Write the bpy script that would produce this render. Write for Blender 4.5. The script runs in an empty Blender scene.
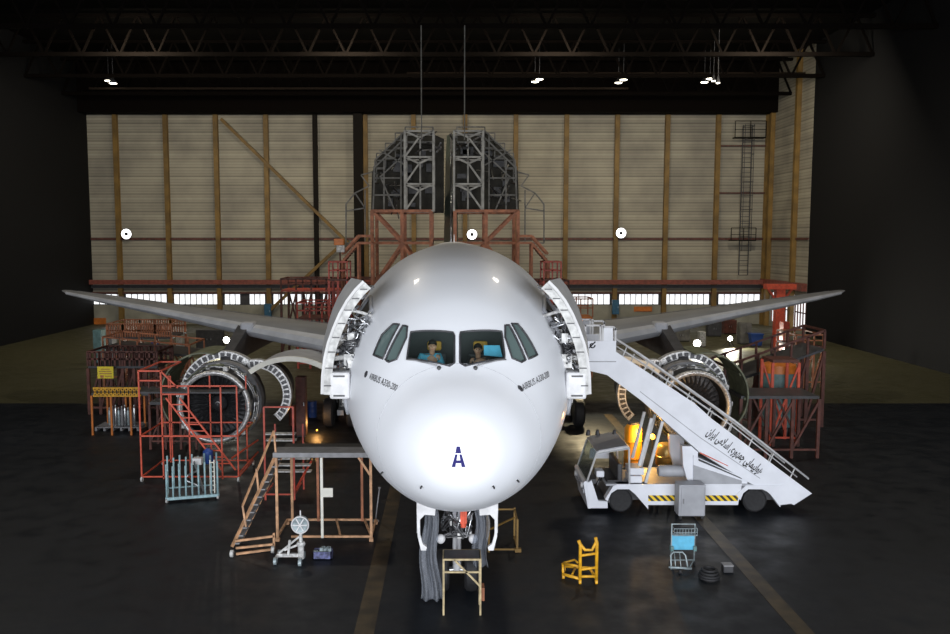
import bpy, bmesh, math, random
from mathutils import Vector, Matrix
from mathutils.bvhtree import BVHTree
random.seed(7)
sc = bpy.context.scene
COL = sc.collection
PI = math.pi
# ---------------------------------------------------------------- camera
HC, PITCH, FPX, CX, CY = 8.8, math.radians(5.39), 880.0, 450.5, 323.0
cd = bpy.data.cameras.new('camera'); cam = bpy.data.objects.new('camera', cd); COL.objects.link(cam)
cd.sensor_width = 36; cd.lens = 36 * FPX / 950
cd.shift_x = (475 - CX) / 950; cd.shift_y = (CY - 317) / 950
cd.clip_end = 400
cam.location = (0, 0, HC); cam.rotation_euler = (PI / 2 - PITCH, 0, 0)
sc.camera = cam
sc.view_settings.view_transform = 'Standard'; sc.view_settings.look = 'None'
sc.view_settings.gamma = 1; sc.view_settings.exposure = 0

def ray(px, py):
    x = (px - CX) / FPX; y = -(py - CY) / FPX
    return Vector((x, math.cos(PITCH) + y * math.sin(PITCH), -math.sin(PITCH) + y * math.cos(PITCH)))
def P(px, py, Y):
    "point seen at pixel px,py at distance Y down the hall"
    d = ray(px, py); return Vector((0, 0, HC)) + d * (Y / d.y)
def G(px, py, z=0.0):
    d = ray(px, py); return Vector((0, 0, HC)) + d * ((z - HC) / d.z)

# ---------------------------------------------------------------- materials
MATS = {}
def mat(name, col, rough=.5, metal=0.0, var=.0, scale=3.0, coat=0.0, bump=0.0, emit=None, es=0.0, alpha=1.0, trans=0.0):
    m = bpy.data.materials.new(name); m.use_nodes = True; nt = m.node_tree; b = nt.nodes['Principled BSDF']
    b.inputs['Base Color'].default_value = (*col, 1); b.inputs['Roughness'].default_value = rough
    b.inputs['Metallic'].default_value = metal; b.inputs['Coat Weight'].default_value = coat
    b.inputs['Coat Roughness'].default_value = .08
    b.inputs['Alpha'].default_value = alpha; b.inputs['Transmission Weight'].default_value = trans
    if var or bump:
        tc = nt.nodes.new('ShaderNodeTexCoord'); no = nt.nodes.new('ShaderNodeTexNoise')
        no.inputs['Scale'].default_value = scale; no.inputs['Detail'].default_value = 6
        nt.links.new(tc.outputs['Object'], no.inputs['Vector'])
        if var:
            mx = nt.nodes.new('ShaderNodeMix'); mx.data_type = 'RGBA'
            cr = nt.nodes.new('ShaderNodeValToRGB'); cr.color_ramp.elements[0].position = .38; cr.color_ramp.elements[1].position = .64
            nt.links.new(no.outputs['Fac'], cr.inputs['Fac']); nt.links.new(cr.outputs['Color'], mx.inputs['Factor'])
            mx.inputs['A'].default_value = (*[c * (1 - var) for c in col], 1); mx.inputs['B'].default_value = (*[min(1, c * (1 + var * .5)) for c in col], 1)
            nt.links.new(mx.outputs['Result'], b.inputs['Base Color'])
        if bump:
            bp = nt.nodes.new('ShaderNodeBump'); bp.inputs['Strength'].default_value = bump; bp.inputs['Distance'].default_value = .02
            nt.links.new(no.outputs['Fac'], bp.inputs['Height']); nt.links.new(bp.outputs['Normal'], b.inputs['Normal'])
    if emit:
        b.inputs['Emission Color'].default_value = (*emit, 1); b.inputs['Emission Strength'].default_value = es
    MATS[name] = m; return m

mat('white_paint', (.78, .80, .84), .46, coat=.12)
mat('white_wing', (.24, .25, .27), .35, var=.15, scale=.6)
mat('slat_metal', (.58, .60, .64), .34, .35, var=.15, scale=1)
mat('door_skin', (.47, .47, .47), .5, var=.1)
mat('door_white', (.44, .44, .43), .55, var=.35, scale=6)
mat('truck_white', (.74, .76, .82), .4, coat=.2, var=.05, scale=2)
mat('dirty_white', (.52, .52, .51), .5, var=.4, scale=9)
mat('bright_white', (.60, .60, .61), .5, var=.15, scale=4)
mat('grey_panel', (.36, .37, .40), .5, var=.12, scale=2)
mat('mid_grey', (.22, .22, .23), .5, var=.2, scale=4)
mat('dark_grey', (.05, .05, .055), .5, var=.3, scale=3)
mat('black', (.008, .008, .009), .5)
mat('rubber', (.014, .014, .016), .7, var=.3, scale=12)
mat('steel', (.55, .56, .58), .3, .9, var=.3, scale=8)
mat('ring_metal', (.60, .60, .60), .4, .45, var=.45, scale=14)
mat('dark_metal', (.07, .07, .075), .4, .6, var=.5, scale=12)
mat('red_paint', (.42, .055, .03), .5, var=.35, scale=5)
mat('bright_red', (.60, .085, .04), .5, var=.2, scale=5)
mat('brown_red', (.105, .032, .022), .6, var=.4, scale=4)
mat('rust_orange', (.36, .13, .06), .6, var=.35, scale=3)
mat('orange_paint', (.55, .16, .02), .5, var=.2)
mat('tan_paint', (.50, .28, .15), .55, var=.35, scale=5)
mat('pale_tan', (.40, .32, .18), .55, var=.3, scale=6)
mat('yellow_paint', (.66, .34, .015), .5, var=.25, scale=8)
mat('sign_yellow', (.72, .58, .03), .5)
mat('red_rail', (.23, .06, .04), .6, var=.3)
mat('ochre', (.20, .115, .024), .6, var=.3, scale=.8)
mat('column_dark', (.012, .010, .008), .7)
mat('teal_paint', (.30, .46, .50), .45, var=.2, scale=8)
mat('pale_green_grey', (.25, .26, .24), .55, var=.3, scale=4)
mat('dock_grey', (.16, .155, .14), .6, var=.35, scale=2)
mat('dock_light', (.34, .33, .30), .55, var=.3, scale=2)
mat('dock_skin', (.038, .035, .027), .8, var=.4, scale=1)
mat('tail_green', (.030, .045, .038), .35, coat=.3)
mat('olive', (.14, .15, .09), .55, var=.35, scale=3)
mat('blue', (.02, .07, .30), .5, var=.1)
mat('cabinet_blue', (.03, .12, .22), .5, var=.2)
mat('sky_blue', (.11, .42, .62), .35, var=.12, scale=6)
mat('letter_blue', (.008, .006, .10), .8)
mat('letter_black', (.03, .03, .035), .5)
mat('purple_grey', (.10, .11, .24), .6, var=.7, scale=9)
mat('dull_teal', (.12, .22, .22), .5, var=.3)
mat('gold', (.42, .30, .11), .35, .6, var=.2, scale=3)
mat('glow_drum', (.75, .32, .02), .4)
mat('trolley_grey', (.30, .36, .38), .4, .3, var=.3, scale=9)
mat('skin', (.48, .26, .17), .5)
mat('hair', (.01, .008, .007), .6)
mat('shirt_blue', (.10, .42, .60), .7)
mat('seat_orange', (.46, .24, .03), .7)
mat('cream_lower', (.30, .29, .235), .6, var=.25, scale=.5)
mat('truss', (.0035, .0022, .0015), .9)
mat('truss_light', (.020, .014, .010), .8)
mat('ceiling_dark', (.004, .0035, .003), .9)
mat('side_dark', (.012, .012, .0125), .7)
mat('lamp_glow', (1, 1, 1), emit=(1, .93, .75), es=9)
mat('flood_glow', (1, 1, 1), emit=(1, .97, .88), es=22)
mat('wall_flood_glow', (1, 1, 1), emit=(.98, .98, 1), es=3.5)
mat('amber_glow', (1, .5, .05), emit=(1, .40, .04), es=6)
mat('window_daylight', (.8, .8, .8), emit=(.95, .97, 1.0), es=1.15)
mat('concrete_back', (.1, .1, .09), .6)
mat('paper', (.7, .69, .62), .7, var=.1)

def glass(name, tint, rough=.03, mixf=.35):
    m = bpy.data.materials.new(name); m.use_nodes = True; nt = m.node_tree; nt.nodes.clear()
    o = nt.nodes.new('ShaderNodeOutputMaterial'); mx = nt.nodes.new('ShaderNodeMixShader')
    t = nt.nodes.new('ShaderNodeBsdfTransparent'); g = nt.nodes.new('ShaderNodeBsdfPrincipled')
    t.inputs['Color'].default_value = (*tint, 1)
    g.inputs['Base Color'].default_value = (*[c * (.5 if mixf > .2 else .08) for c in tint], 1); g.inputs['Roughness'].default_value = rough
    mx.inputs['Fac'].default_value = mixf
    nt.links.new(t.outputs[0], mx.inputs[1]); nt.links.new(g.outputs[0], mx.inputs[2]); nt.links.new(mx.outputs[0], o.inputs[0])
    MATS[name] = m; return m
glass('cockpit_glass', (.80, .90, .88), .04, .07)
glass('side_glass', (.45, .62, .60), .08, .55)
glass('truck_glass', (.6, .65, .65), .05, .25)
def plastic():
    m = glass('plastic_film', (.80, .83, .88), .35, .26)
    g = [n for n in m.node_tree.nodes if n.type == 'BSDF_PRINCIPLED'][0]; g.inputs['Base Color'].default_value = (.40, .42, .46, 1)
    nt = m.node_tree; no = nt.nodes.new('ShaderNodeTexNoise'); no.inputs['Scale'].default_value = 6; no.inputs['Detail'].default_value = 8
    bp = nt.nodes.new('ShaderNodeBump'); bp.inputs['Strength'].default_value = .8; bp.inputs['Distance'].default_value = .1
    nt.links.new(no.outputs['Fac'], bp.inputs['Height']); nt.links.new(bp.outputs['Normal'], g.inputs['Normal'])
plastic()

def cladding():
    m = bpy.data.materials.new('ribbed_cladding'); m.use_nodes = True; nt = m.node_tree; b = nt.nodes['Principled BSDF']
    N = nt.nodes.new; L = nt.links.new
    tc = N('ShaderNodeTexCoord'); sp = N('ShaderNodeSeparateXYZ'); L(tc.outputs['Object'], sp.inputs[0])
    # ribs 0.55 m apart
    dv = N('ShaderNodeMath'); dv.operation = 'DIVIDE'; dv.inputs[1].default_value = .30; L(sp.outputs['Z'], dv.inputs[0])
    fr = N('ShaderNodeMath'); fr.operation = 'FRACT'; L(dv.outputs[0], fr.inputs[0])
    cr = N('ShaderNodeValToRGB'); e = cr.color_ramp.elements
    e[0].position = 0; e[0].color = (.25, .25, .25, 1); e[1].position = .30; e[1].color = (1, 1, 1, 1)
    x = cr.color_ramp.elements.new(.88); x.color = (1, 1, 1, 1); x = cr.color_ramp.elements.new(1); x.color = (.25, .25, .25, 1)
    L(fr.outputs[0], cr.inputs['Fac'])
    fl = N('ShaderNodeMath'); fl.operation = 'FLOOR'; L(dv.outputs[0], fl.inputs[0])
    wn = N('ShaderNodeTexWhiteNoise'); wn.noise_dimensions = '1D'; L(fl.outputs[0], wn.inputs['W'])
    no = N('ShaderNodeTexNoise'); no.inputs['Scale'].default_value = .28; no.inputs['Detail'].default_value = 5; L(tc.outputs['Object'], no.inputs['Vector'])
    cr2 = N('ShaderNodeValToRGB'); cr2.color_ramp.elements[0].position = .33; cr2.color_ramp.elements[0].color = (.60, .60, .64, 1)
    cr2.color_ramp.elements[1].position = .62; cr2.color_ramp.elements[1].color = (1, 1, 1, 1); L(no.outputs['Fac'], cr2.inputs['Fac'])
    d2 = N('ShaderNodeMath'); d2.operation = 'DIVIDE'; d2.inputs[1].default_value = .90; L(sp.outputs['Z'], d2.inputs[0])
    f2 = N('ShaderNodeMath'); f2.operation = 'FRACT'; L(d2.outputs[0], f2.inputs[0])
    g2 = N('ShaderNodeMapRange'); g2.inputs['From Min'].default_value = 0; g2.inputs['From Max'].default_value = .22; g2.inputs['To Min'].default_value = .62; L(f2.outputs[0], g2.inputs['Value'])
    m1 = N('ShaderNodeMix'); m1.data_type = 'RGBA'; m1.blend_type = 'MULTIPLY'; m1.inputs['Factor'].default_value = .38
    m1.inputs['A'].default_value = (.41, .375, .29, 1); L(cr.outputs['Color'], m1.inputs['B'])
    m2 = N('ShaderNodeMix'); m2.data_type = 'RGBA'; m2.blend_type = 'MULTIPLY'; m2.inputs['Factor'].default_value = .8
    L(m1.outputs['Result'], m2.inputs['A']); L(cr2.outputs['Color'], m2.inputs['B'])
    mr = N('ShaderNodeMapRange'); mr.inputs['To Min'].default_value = .86; mr.inputs['To Max'].default_value = 1.06; L(wn.outputs['Value'], mr.inputs['Value'])
    vm = N('ShaderNodeVectorMath'); vm.operation = 'SCALE'; L(m2.outputs['Result'], vm.inputs[0]); q2 = N('ShaderNodeMath'); q2.operation = 'MULTIPLY'; L(mr.outputs['Result'], q2.inputs[0]); L(g2.outputs['Result'], q2.inputs[1]); L(q2.outputs[0], vm.inputs['Scale'])
    L(vm.outputs[0], b.inputs['Base Color']); b.inputs['Roughness'].default_value = .75
    MATS['cladding'] = m
cladding()
for k_ in ('truss', 'truss_light', 'ceiling_dark', 'side_dark', 'column_dark'): MATS[k_].node_tree.nodes['Principled BSDF'].inputs['Specular IOR Level'].default_value = .08

def floor_mat():
    m = bpy.data.materials.new('sealed_concrete'); m.use_nodes = True; nt = m.node_tree; b = nt.nodes['Principled BSDF']
    N = nt.nodes.new; L = nt.links.new
    tc = N('ShaderNodeTexCoord'); no = N('ShaderNodeTexNoise'); no.inputs['Scale'].default_value = .22; no.inputs['Detail'].default_value = 8
    L(tc.outputs['Object'], no.inputs['Vector'])
    cr = N('ShaderNodeValToRGB'); e = cr.color_ramp.elements
    e[0].position = .3; e[0].color = (.0035, .0055, .0090, 1); e[1].position = .7; e[1].color = (.008, .0105, .015, 1)
    L(no.outputs['Fac'], cr.inputs['Fac'])
    n2 = N('ShaderNodeTexNoise'); n2.inputs['Scale'].default_value = 1.3; n2.inputs['Detail'].default_value = 8; L(tc.outputs['Object'], n2.inputs['Vector'])
    mr = N('ShaderNodeMapRange'); mr.inputs['From Min'].default_value = .3; mr.inputs['From Max'].default_value = .7
    mr.inputs['To Min'].default_value = .40; mr.inputs['To Max'].default_value = .68; L(n2.outputs['Fac'], mr.inputs['Value'])
    # far half of the hall: olive colour raised to stand for floodlit floor
    sp = N('ShaderNodeSeparateXYZ'); L(tc.outputs['Object'], sp.inputs[0])
    g = N('ShaderNodeMath'); g.operation = 'GREATER_THAN'; g.inputs[1].default_value = 47.0; L(sp.outputs['Y'], g.inputs[0])
    mx = N('ShaderNodeMix'); mx.data_type = 'RGBA'; L(g.outputs[0], mx.inputs['Factor']); L(cr.outputs['Color'], mx.inputs['A'])
    mx.inputs['B'].default_value = (.075, .070, .036, 1)
    L(mx.outputs['Result'], b.inputs['Base Color']); L(mr.outputs['Result'], b.inputs['Roughness'])
    b.inputs['Specular IOR Level'].default_value = .28
    MATS['floor'] = m
floor_mat()

def hazard():
    m = bpy.data.materials.new('hazard_stripe'); m.use_nodes = True; nt = m.node_tree; b = nt.nodes['Principled BSDF']
    N = nt.nodes.new; L = nt.links.new
    tc = N('ShaderNodeTexCoord'); sp = N('ShaderNodeSeparateXYZ'); L(tc.outputs['Object'], sp.inputs[0])
    a = N('ShaderNodeMath'); a.operation = 'ADD'; L(sp.outputs['X'], a.inputs[0]); L(sp.outputs['Z'], a.inputs[1])
    d = N('ShaderNodeMath'); d.operation = 'DIVIDE'; d.inputs[1].default_value = .215; L(a.outputs[0], d.inputs[0])
    f = N('ShaderNodeMath'); f.operation = 'FRACT'; L(d.outputs[0], f.inputs[0])
    g = N('ShaderNodeMath'); g.operation = 'GREATER_THAN'; g.inputs[1].default_value = .5; L(f.outputs[0], g.inputs[0])
    mx = N('ShaderNodeMix'); mx.data_type = 'RGBA'; L(g.outputs[0], mx.inputs['Factor'])
    mx.inputs['A'].default_value = (.02, .02, .02, 1); mx.inputs['B'].default_value = (.85, .58, .02, 1)
    L(mx.outputs['Result'], b.inputs['Base Color']); MATS['hazard'] = m
hazard()

# ---------------------------------------------------------------- mesh builder
class MB:
    def __init__(s): s.v = []; s.f = []
    def add(s, vs, fs):
        n = len(s.v); s.v += [Vector(p) for p in vs]; s.f += [tuple(i + n for i in f) for f in fs]; return s
    def box(s, c, d, rz=0.0):
        c = Vector(c); hx, hy, hz = d[0] / 2, d[1] / 2, d[2] / 2; R = Matrix.Rotation(rz, 3, 'Z')
        vs = [c + R @ Vector((x * hx, y * hy, z * hz)) for x in (-1, 1) for y in (-1, 1) for z in (-1, 1)]
        return s.add(vs, [(0, 1, 3, 2), (4, 6, 7, 5), (0, 4, 5, 1), (2, 3, 7, 6), (0, 2, 6, 4), (1, 5, 7, 3)])
    def box2(s, a, b):
        a = Vector(a); b = Vector(b); return s.box((a + b) / 2, [abs(x) for x in (b - a)])
    def bar(s, p, q, w, h=None):
        h = h or w; p = Vector(p); q = Vector(q); d = (q - p)
        if d.length < 1e-6: return s
        d.normalize(); up = Vector((0, 0, 1)) if abs(d.z) < .9 else Vector((0, 1, 0))
        a = d.cross(up).normalized(); b = a.cross(d).normalized()
        vs = [e + a * (x * w / 2) + b * (z * h / 2) for e in (p, q) for x, z in ((-1, -1), (1, -1), (1, 1), (-1, 1))]
        return s.add(vs, [(3, 2, 1, 0), (4, 5, 6, 7), (0, 1, 5, 4), (1, 2, 6, 5), (2, 3, 7, 6), (3, 0, 4, 7)])
    def tube(s, pts, r, n=8, closed=False):
        pts = [Vector(p) for p in pts]; N = len(pts); rs = r if isinstance(r, (list, tuple)) else [r] * N
        rings = []; prev = None
        for i, p in enumerate(pts):
            if closed: d = pts[(i + 1) % N] - pts[i - 1]
            else: d = pts[min(i + 1, N - 1)] - pts[max(i - 1, 0)]
            d.normalize()
            if prev is None:
                up = Vector((0, 0, 1)) if abs(d.z) < .9 else Vector((1, 0, 0)); a = d.cross(up).normalized()
            else: a = (prev - d * prev.dot(d)).normalized()
            prev = a; b = a.cross(d)
            rings.append([p + (a * math.cos(2 * PI * k / n) + b * math.sin(2 * PI * k / n)) * rs[i] for k in range(n)])
        base = len(s.v); s.v += [p for rg in rings for p in rg]
        for i in range(N if closed else N - 1):
            j = (i + 1) % N
            for k in range(n):
                s.f.append((base + i * n + k, base + i * n + (k + 1) % n, base + j * n + (k + 1) % n, base + j * n + k))
        if not closed:
            s.f.append(tuple(base + k for k in range(n - 1, -1, -1))); s.f.append(tuple(base + (N - 1) * n + k for k in range(n)))
        return s
    def prism(s, poly, y0, y1):
        "polygon of (x,z) extruded along y"
        n = len(poly); vs = [(x, y0, z) for x, z in poly] + [(x, y1, z) for x, z in poly]
        fs = [tuple(range(n)), tuple(range(2 * n - 1, n - 1, -1))] + [((i + 1) % n, i, i + n, (i + 1) % n + n) for i in range(n)]
        return s.add(vs, fs)
    def lathe(s, c, prof, n=32, axis='y', cap=True):
        c = Vector(c); base = len(s.v)
        for t, r in prof:
            for k in range(n):
                a = 2 * PI * k / n; u, w = r * math.cos(a), r * math.sin(a)
                s.v.append(c + Vector({'y': (u, t, w), 'x': (t, u, w), 'z': (u, w, t)}[axis]))
        for i in range(len(prof) - 1):
            for k in range(n): s.f.append((base + i * n + k, base + (i + 1) * n + k, base + (i + 1) * n + (k + 1) % n, base + i * n + (k + 1) % n))
        if cap:
            s.f.append(tuple(base + k for k in range(n))); m = base + (len(prof) - 1) * n
            s.f.append(tuple(m + k for k in range(n - 1, -1, -1)))
        return s
    def arc(s, cx, cz, r, a0, a1, y0, y1, th, n=20, squash=1.0):
        "curved sheet (part of a cylinder about y)"
        base = len(s.v)
        for i in range(n + 1):
            a = math.radians(a0 + (a1 - a0) * i / n)
            for rr in (r, r - th):
                for y in (y0, y1): s.v.append(Vector((cx + rr * math.cos(a), y, cz + rr * math.sin(a) * squash)))
        for i in range(n):
            o = base + 4 * i; p = o + 4
            s.f += [(o, o + 1, p + 1, p), (o + 2, p + 2, p + 3, o + 3), (o, p, p + 2, o + 2), (o + 1, o + 3, p + 3, p + 1)]
        s.f += [(base, base + 2, base + 3, base + 1)]; e = base + 4 * n; s.f += [(e, e + 1, e + 3, e + 2)]
        return s
    def grid(s, fn, nu, nv):
        base = len(s.v)
        for i in range(nu + 1):
            for j in range(nv + 1): s.v.append(Vector(fn(i / nu, j / nv)))
        for i in range(nu):
            for j in range(nv):
                a = base + i * (nv + 1) + j; s.f.append((a, a + nv + 1, a + nv + 2, a + 1))
        return s
    def build(s, name, m, parent=None, smooth=False, label=None, bevel=0, solid=0):
        off = Vector((0, 0, 0)); p = parent
        while p is not None: off += p.location; p = p.parent
        me = bpy.data.meshes.new(name); me.from_pydata([tuple(v - off) for v in s.v], [], s.f); me.update()
        bm = bmesh.new(); bm.from_mesh(me); bmesh.ops.recalc_face_normals(bm, faces=bm.faces); bm.to_mesh(me); bm.free()
        me.materials.append(MATS[m])
        if smooth:
            for f in me.polygons: f.use_smooth = True
        o = bpy.data.objects.new(name, me); COL.objects.link(o); o.parent = parent
        if bevel:
            b = o.modifiers.new('b', 'BEVEL'); b.width = bevel; b.segments = 2; b.limit_method = 'ANGLE'
        if solid:
            b = o.modifiers.new('s', 'SOLIDIFY'); b.thickness = solid
        if smooth == 'auto':
            try: me.set_sharp_from_angle(angle=math.radians(38))
            except Exception: pass
        if label: o['label'] = label
        return o
def tag(o, label, cat, group=None):
    o['label'] = label; o['category'] = cat
    if group: o['group'] = group
    return o
def thing(name, label, cat, loc=(0, 0, 0), group=None):
    o = bpy.data.objects.new(name, None); COL.objects.link(o); o.location = Vector(loc); o.empty_display_size = .1
    return tag(o, label, cat, group)
def struct(mb, name, m, **k):
    o = mb.build(name, m, **k); o['kind'] = 'structure'; return o
def copy_thing(o, loc, rz=0.0, label=None, parent=None):
    c = o.copy(); COL.objects.link(c)
    if parent is None: c.location = loc; c.rotation_euler = (0, 0, rz)
    else: c.parent = parent
    if label: c['label'] = label
    for ch in list(o.children): copy_thing(ch, None, 0, None, c)
    return c
def bars(segs, w, h=None):
    m = MB()
    for p, q in segs: m.bar(p, q, w, h)
    return m
def tubes(segs, r, n=6):
    m = MB()
    for p, q in segs: m.tube([p, q], r, n)
    return m
def light(kind, loc, energy, col=(1, 1, 1), size=1.0, aim=None, sizey=None, spot=None, blend=.5):
    d = bpy.data.lights.new('light', kind); d.energy = energy; d.color = col
    if kind == 'AREA':
        d.size = size
        if sizey: d.shape = 'RECTANGLE'; d.size_y = sizey
    elif kind in ('POINT', 'SPOT'): d.shadow_soft_size = size
    if kind == 'SPOT': d.spot_size = math.radians(spot or 90); d.spot_blend = blend
    o = bpy.data.objects.new('light', d); COL.objects.link(o); o.location = loc
    if aim is not None: o.rotation_euler = (Vector(aim) - Vector(loc)).to_track_quat('-Z', 'Y').to_euler()
    return o
# ================================================================ THE HALL
YW = 92.0            # back wall
XR = P(766, 240, YW).x   # right corner
XL = -37.4
ZT = P(450, 115, YW).z   # underside of roof fascia
W0 = lambda px: P(px, 240, YW).x
def ZW(py): return P(450, py, YW).z
zs1, zs0 = ZW(293.5), ZW(305)
ZC = 26.5
struct(MB().box2((XL - .3, -14, -.3), (XR + .3, YW + .3, 0)), 'floor', 'floor')
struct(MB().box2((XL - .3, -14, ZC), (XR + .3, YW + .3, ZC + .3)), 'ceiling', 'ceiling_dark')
# back wall in two bands with a strip of windows between
wb = MB().box2((XL, YW, zs1), (XR, YW + .3, ZC))
struct(wb, 'wall_back', 'cladding')
struct(MB().box2((XL, YW, 0), (XR, YW + .3, zs0)), 'wall_back_lower', 'cream_lower')
# right wall: cladding near the corner, then an added near-black stretch so the side goes dark
YD = 81.0
struct(MB().box2((XR, YD, 3.6), (XR + .3, YW + .3, ZC)), 'wall_right', 'cladding')
struct(MB().box2((XR, YD, 0), (XR + .3, YW + .3, .5)).box2((XR, YD + 9.2, .5), (XR + .3, YW + .3, 3.6)), 'wall_right_lower', 'cream_lower')
struct(MB().box2((XR + .02, -14, 0), (XR + .3, YD, ZC)), 'wall_right_dark', 'side_dark')
struct(MB().box2((XL - .3, -14, 0), (XL, YW + .3, ZC)), 'wall_left', 'side_dark')  # side wall coloured near-black so the left edge goes dark
# window strip on the back wall
spans = [(91, 121), (123.5, 165), (172, 217), (223, 239), (248, 264), (272, 317), (322, 352),
         (567, 611), (620, 660), (665, 711), (720, 762)]
pv = 1
fillers = MB(); last = XL
for a, b in spans:
    x0, x1 = W0(a), W0(b)
    if x0 > last: fillers.box2((last, YW, zs0), (x0, YW + .3, zs1))
    last = x1
    w = struct(MB().box2((x0, YW + .12, zs0), (x1, YW + .16, zs1)), 'window_%d' % pv, 'window_daylight')
    fr = MB(); n = max(2, round((x1 - x0) / .62))
    for i in range(n + 1):
        x = x0 + (x1 - x0) * i / n; fr.box2((x - .035, YW + .02, zs0), (x + .035, YW + .1, zs1))
    for z in (zs0 + .04, zs1 - .04): fr.box2((x0, YW + .02, z - .04), (x1, YW + .1, z + .04))
    fr.build('window_frame', 'dark_grey', w)
    pv += 1
fillers.box2((last, YW, zs0), (XR, YW + .3, zs1))
struct(fillers, 'wall_back_piers', 'dark_grey')
# bright doorway windows at the right wall
for i, (ya, yb) in enumerate(((81.2, 83.8), (84.3, 86.9), (87.4, 89.9))):
    w = struct(MB().box2((XR + .15, ya, .5), (XR + .2, yb, 3.6)), 'window_%d' % pv, 'window_daylight'); pv += 1
    fr = MB()
    for k in range(5):
        y = ya + (yb - ya) * k / 4; fr.box2((XR + .02, y - .05, .5), (XR + .12, y + .05, 3.6))
    for z in (.5, 2.0, 3.55): fr.box2((XR + .02, ya, z - .05), (XR + .12, yb, z + .05))
    fr.build('window_frame', 'brown_red', w)
# columns
tn = 1
def trim(mb, m, **k):
    global tn
    o = struct(mb, 'trim_%d' % tn, m, **k); tn += 1; return o
def ibeam(x, y, z0, z1, w, d, ny=-1):
    return MB().box2((x - w / 2, y, z0), (x + w / 2, y + ny * .06, z1)).box2((x - .05, y, z0), (x + .05, y + ny * d, z1)).box2((x - w / 2, y + ny * d, z0), (x + w / 2, y + ny * (d + .06), z1))
for px in (120, 169.5, 219, 268.5, 366.5, 414, 465, 515, 565, 615, 664.5, 714.5, 764):
    trim(ibeam(W0(px), YW - .02, 0, ZT + .1, .46, .4), 'ochre')
trim(MB().box2((W0(317) - .22, YW - .6, 0), (W0(317) + .22, YW - .02, ZT + .1)), 'column_dark')
trim(MB().box2((W0(355.5), YW - 1.3, 0), (W0(364.5), YW - .02, ZT + .1)), 'column_dark')
for y in (84.05, 90.6):      # columns on the right wall
    trim(MB().box2((XR - .45, y - .25, 0), (XR - .02, y + .25, ZC)), 'ochre')
trim(MB().bar(P(221, 119, YW - .7), P(348, 243, YW - .7), .42, .3), 'ochre')
trim(MB().bar(P(346, 240, YW - .75), P(266, 314, YW - .75), .42, .3), 'ochre')
# girts and the red crane rail
trim(MB().box2((XL, YW - .16, ZW(239) - .12), (XR, YW - .01, ZW(239) + .12)), 'brown_red')
trim(MB().box2((XL, YW - 1.0, ZW(283) - .1), (XR, YW - .5, ZW(280.5) + .1)), 'red_rail')
trim(MB().box2((XL, YW - .5, ZW(287) - .1), (XR, YW - .02, ZW(286) + .1)), 'dark_grey')
trim(MB().box2((XL, YW - .3, zs1), (XR, YW - .01, zs1 + .16)), 'brown_red')
for py in (146, 193): trim(MB().box2((W0(717), YW - .2, ZW(py) - .07), (XR, YW - .02, ZW(py) + .07)), 'brown_red')
trim(MB().box2((XR - .15, YD, ZW(239) - .1), (XR - .01, YW, ZW(239) + .1)), 'brown_red')
trim(MB().box2((XR - .5, YD, ZW(284) - .15), (XR - .01, YW, ZW(280) + .15)), 'red_rail')
# roof fascia + trusses running across the hall
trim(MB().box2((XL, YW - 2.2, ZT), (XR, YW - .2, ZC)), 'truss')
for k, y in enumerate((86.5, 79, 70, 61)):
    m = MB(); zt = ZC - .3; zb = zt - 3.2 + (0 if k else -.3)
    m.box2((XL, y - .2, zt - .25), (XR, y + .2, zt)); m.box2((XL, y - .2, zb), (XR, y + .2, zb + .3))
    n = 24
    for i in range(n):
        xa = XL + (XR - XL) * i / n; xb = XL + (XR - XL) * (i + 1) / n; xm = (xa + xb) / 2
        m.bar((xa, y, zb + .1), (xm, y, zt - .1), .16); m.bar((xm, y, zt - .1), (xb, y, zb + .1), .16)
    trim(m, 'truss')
zr = P(450, 88.5, 85).z
trim(MB().box2((W0(122), 84.9, zr - .09), (W0(612), 85.1, zr + .09)), 'truss_light')
zr = P(450, 73, 83).z
trim(MB().box2((W0(412), 82.9, zr - .06), (W0(765), 83.1, zr + .06)), 'truss_light')
# floor strips
def strip(x, y0, y1, w, m='floor_strip'):
    struct(MB().box2((x - w / 2, y0, .0), (x + w / 2, y1, .006)), 'trim_floor_line', m)
mat('floor_strip', (.045, .030, .013), .5, var=.6, scale=2)
strip(G(375, 583).x, 15, 44, .45); strip(G(757, 580).x, 15, 44, .42)

# ---------------------------------------------------------------- lamps high in the roof
lamp_i = 0
pos = ['leftmost', 'near tail dock', 'right of middle', 'rightmost']
for i, prs in enumerate((((108.5, 80.5), (113, 83)), ((535, 81.5), (539.5, 79)), ((618.5, 82.5), (623.5, 79.5)), ((704.5, 82), (710, 78.5), (713.5, 80.5), (718, 82.5)))):
    for j, (px, py) in enumerate(prs):
        c = P(px, py, 84 - 3.0 * j); big = .34 if j < 2 else .17
        t = thing('high_bay_lamp', 'lit high bay roof lamp, %s cluster, %s lamp' % (pos[i], ('first', 'second', 'third', 'fourth')[j]), 'lamp', c + Vector((0, 0, .2)), 'high bay lamps under the roof trusses')
        MB().lathe(c, [(.5, .08), (.34, .12), (.10, big), (0, big + .03), (-.02, big + .03)], 16, 'z').build('lamp_shade', 'dark_grey', t, True)
        MB().lathe(c, [(-.09, big * .5), (-.05, big * .95), (.0, big)], 16, 'z').build('bulb', 'lamp_glow', t, True)
        MB().box2(c + Vector((-.02, -.02, .45)), Vector((c.x + .02, c.y + .02, ZC))).build('hanger', 'dark_grey', t)
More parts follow.
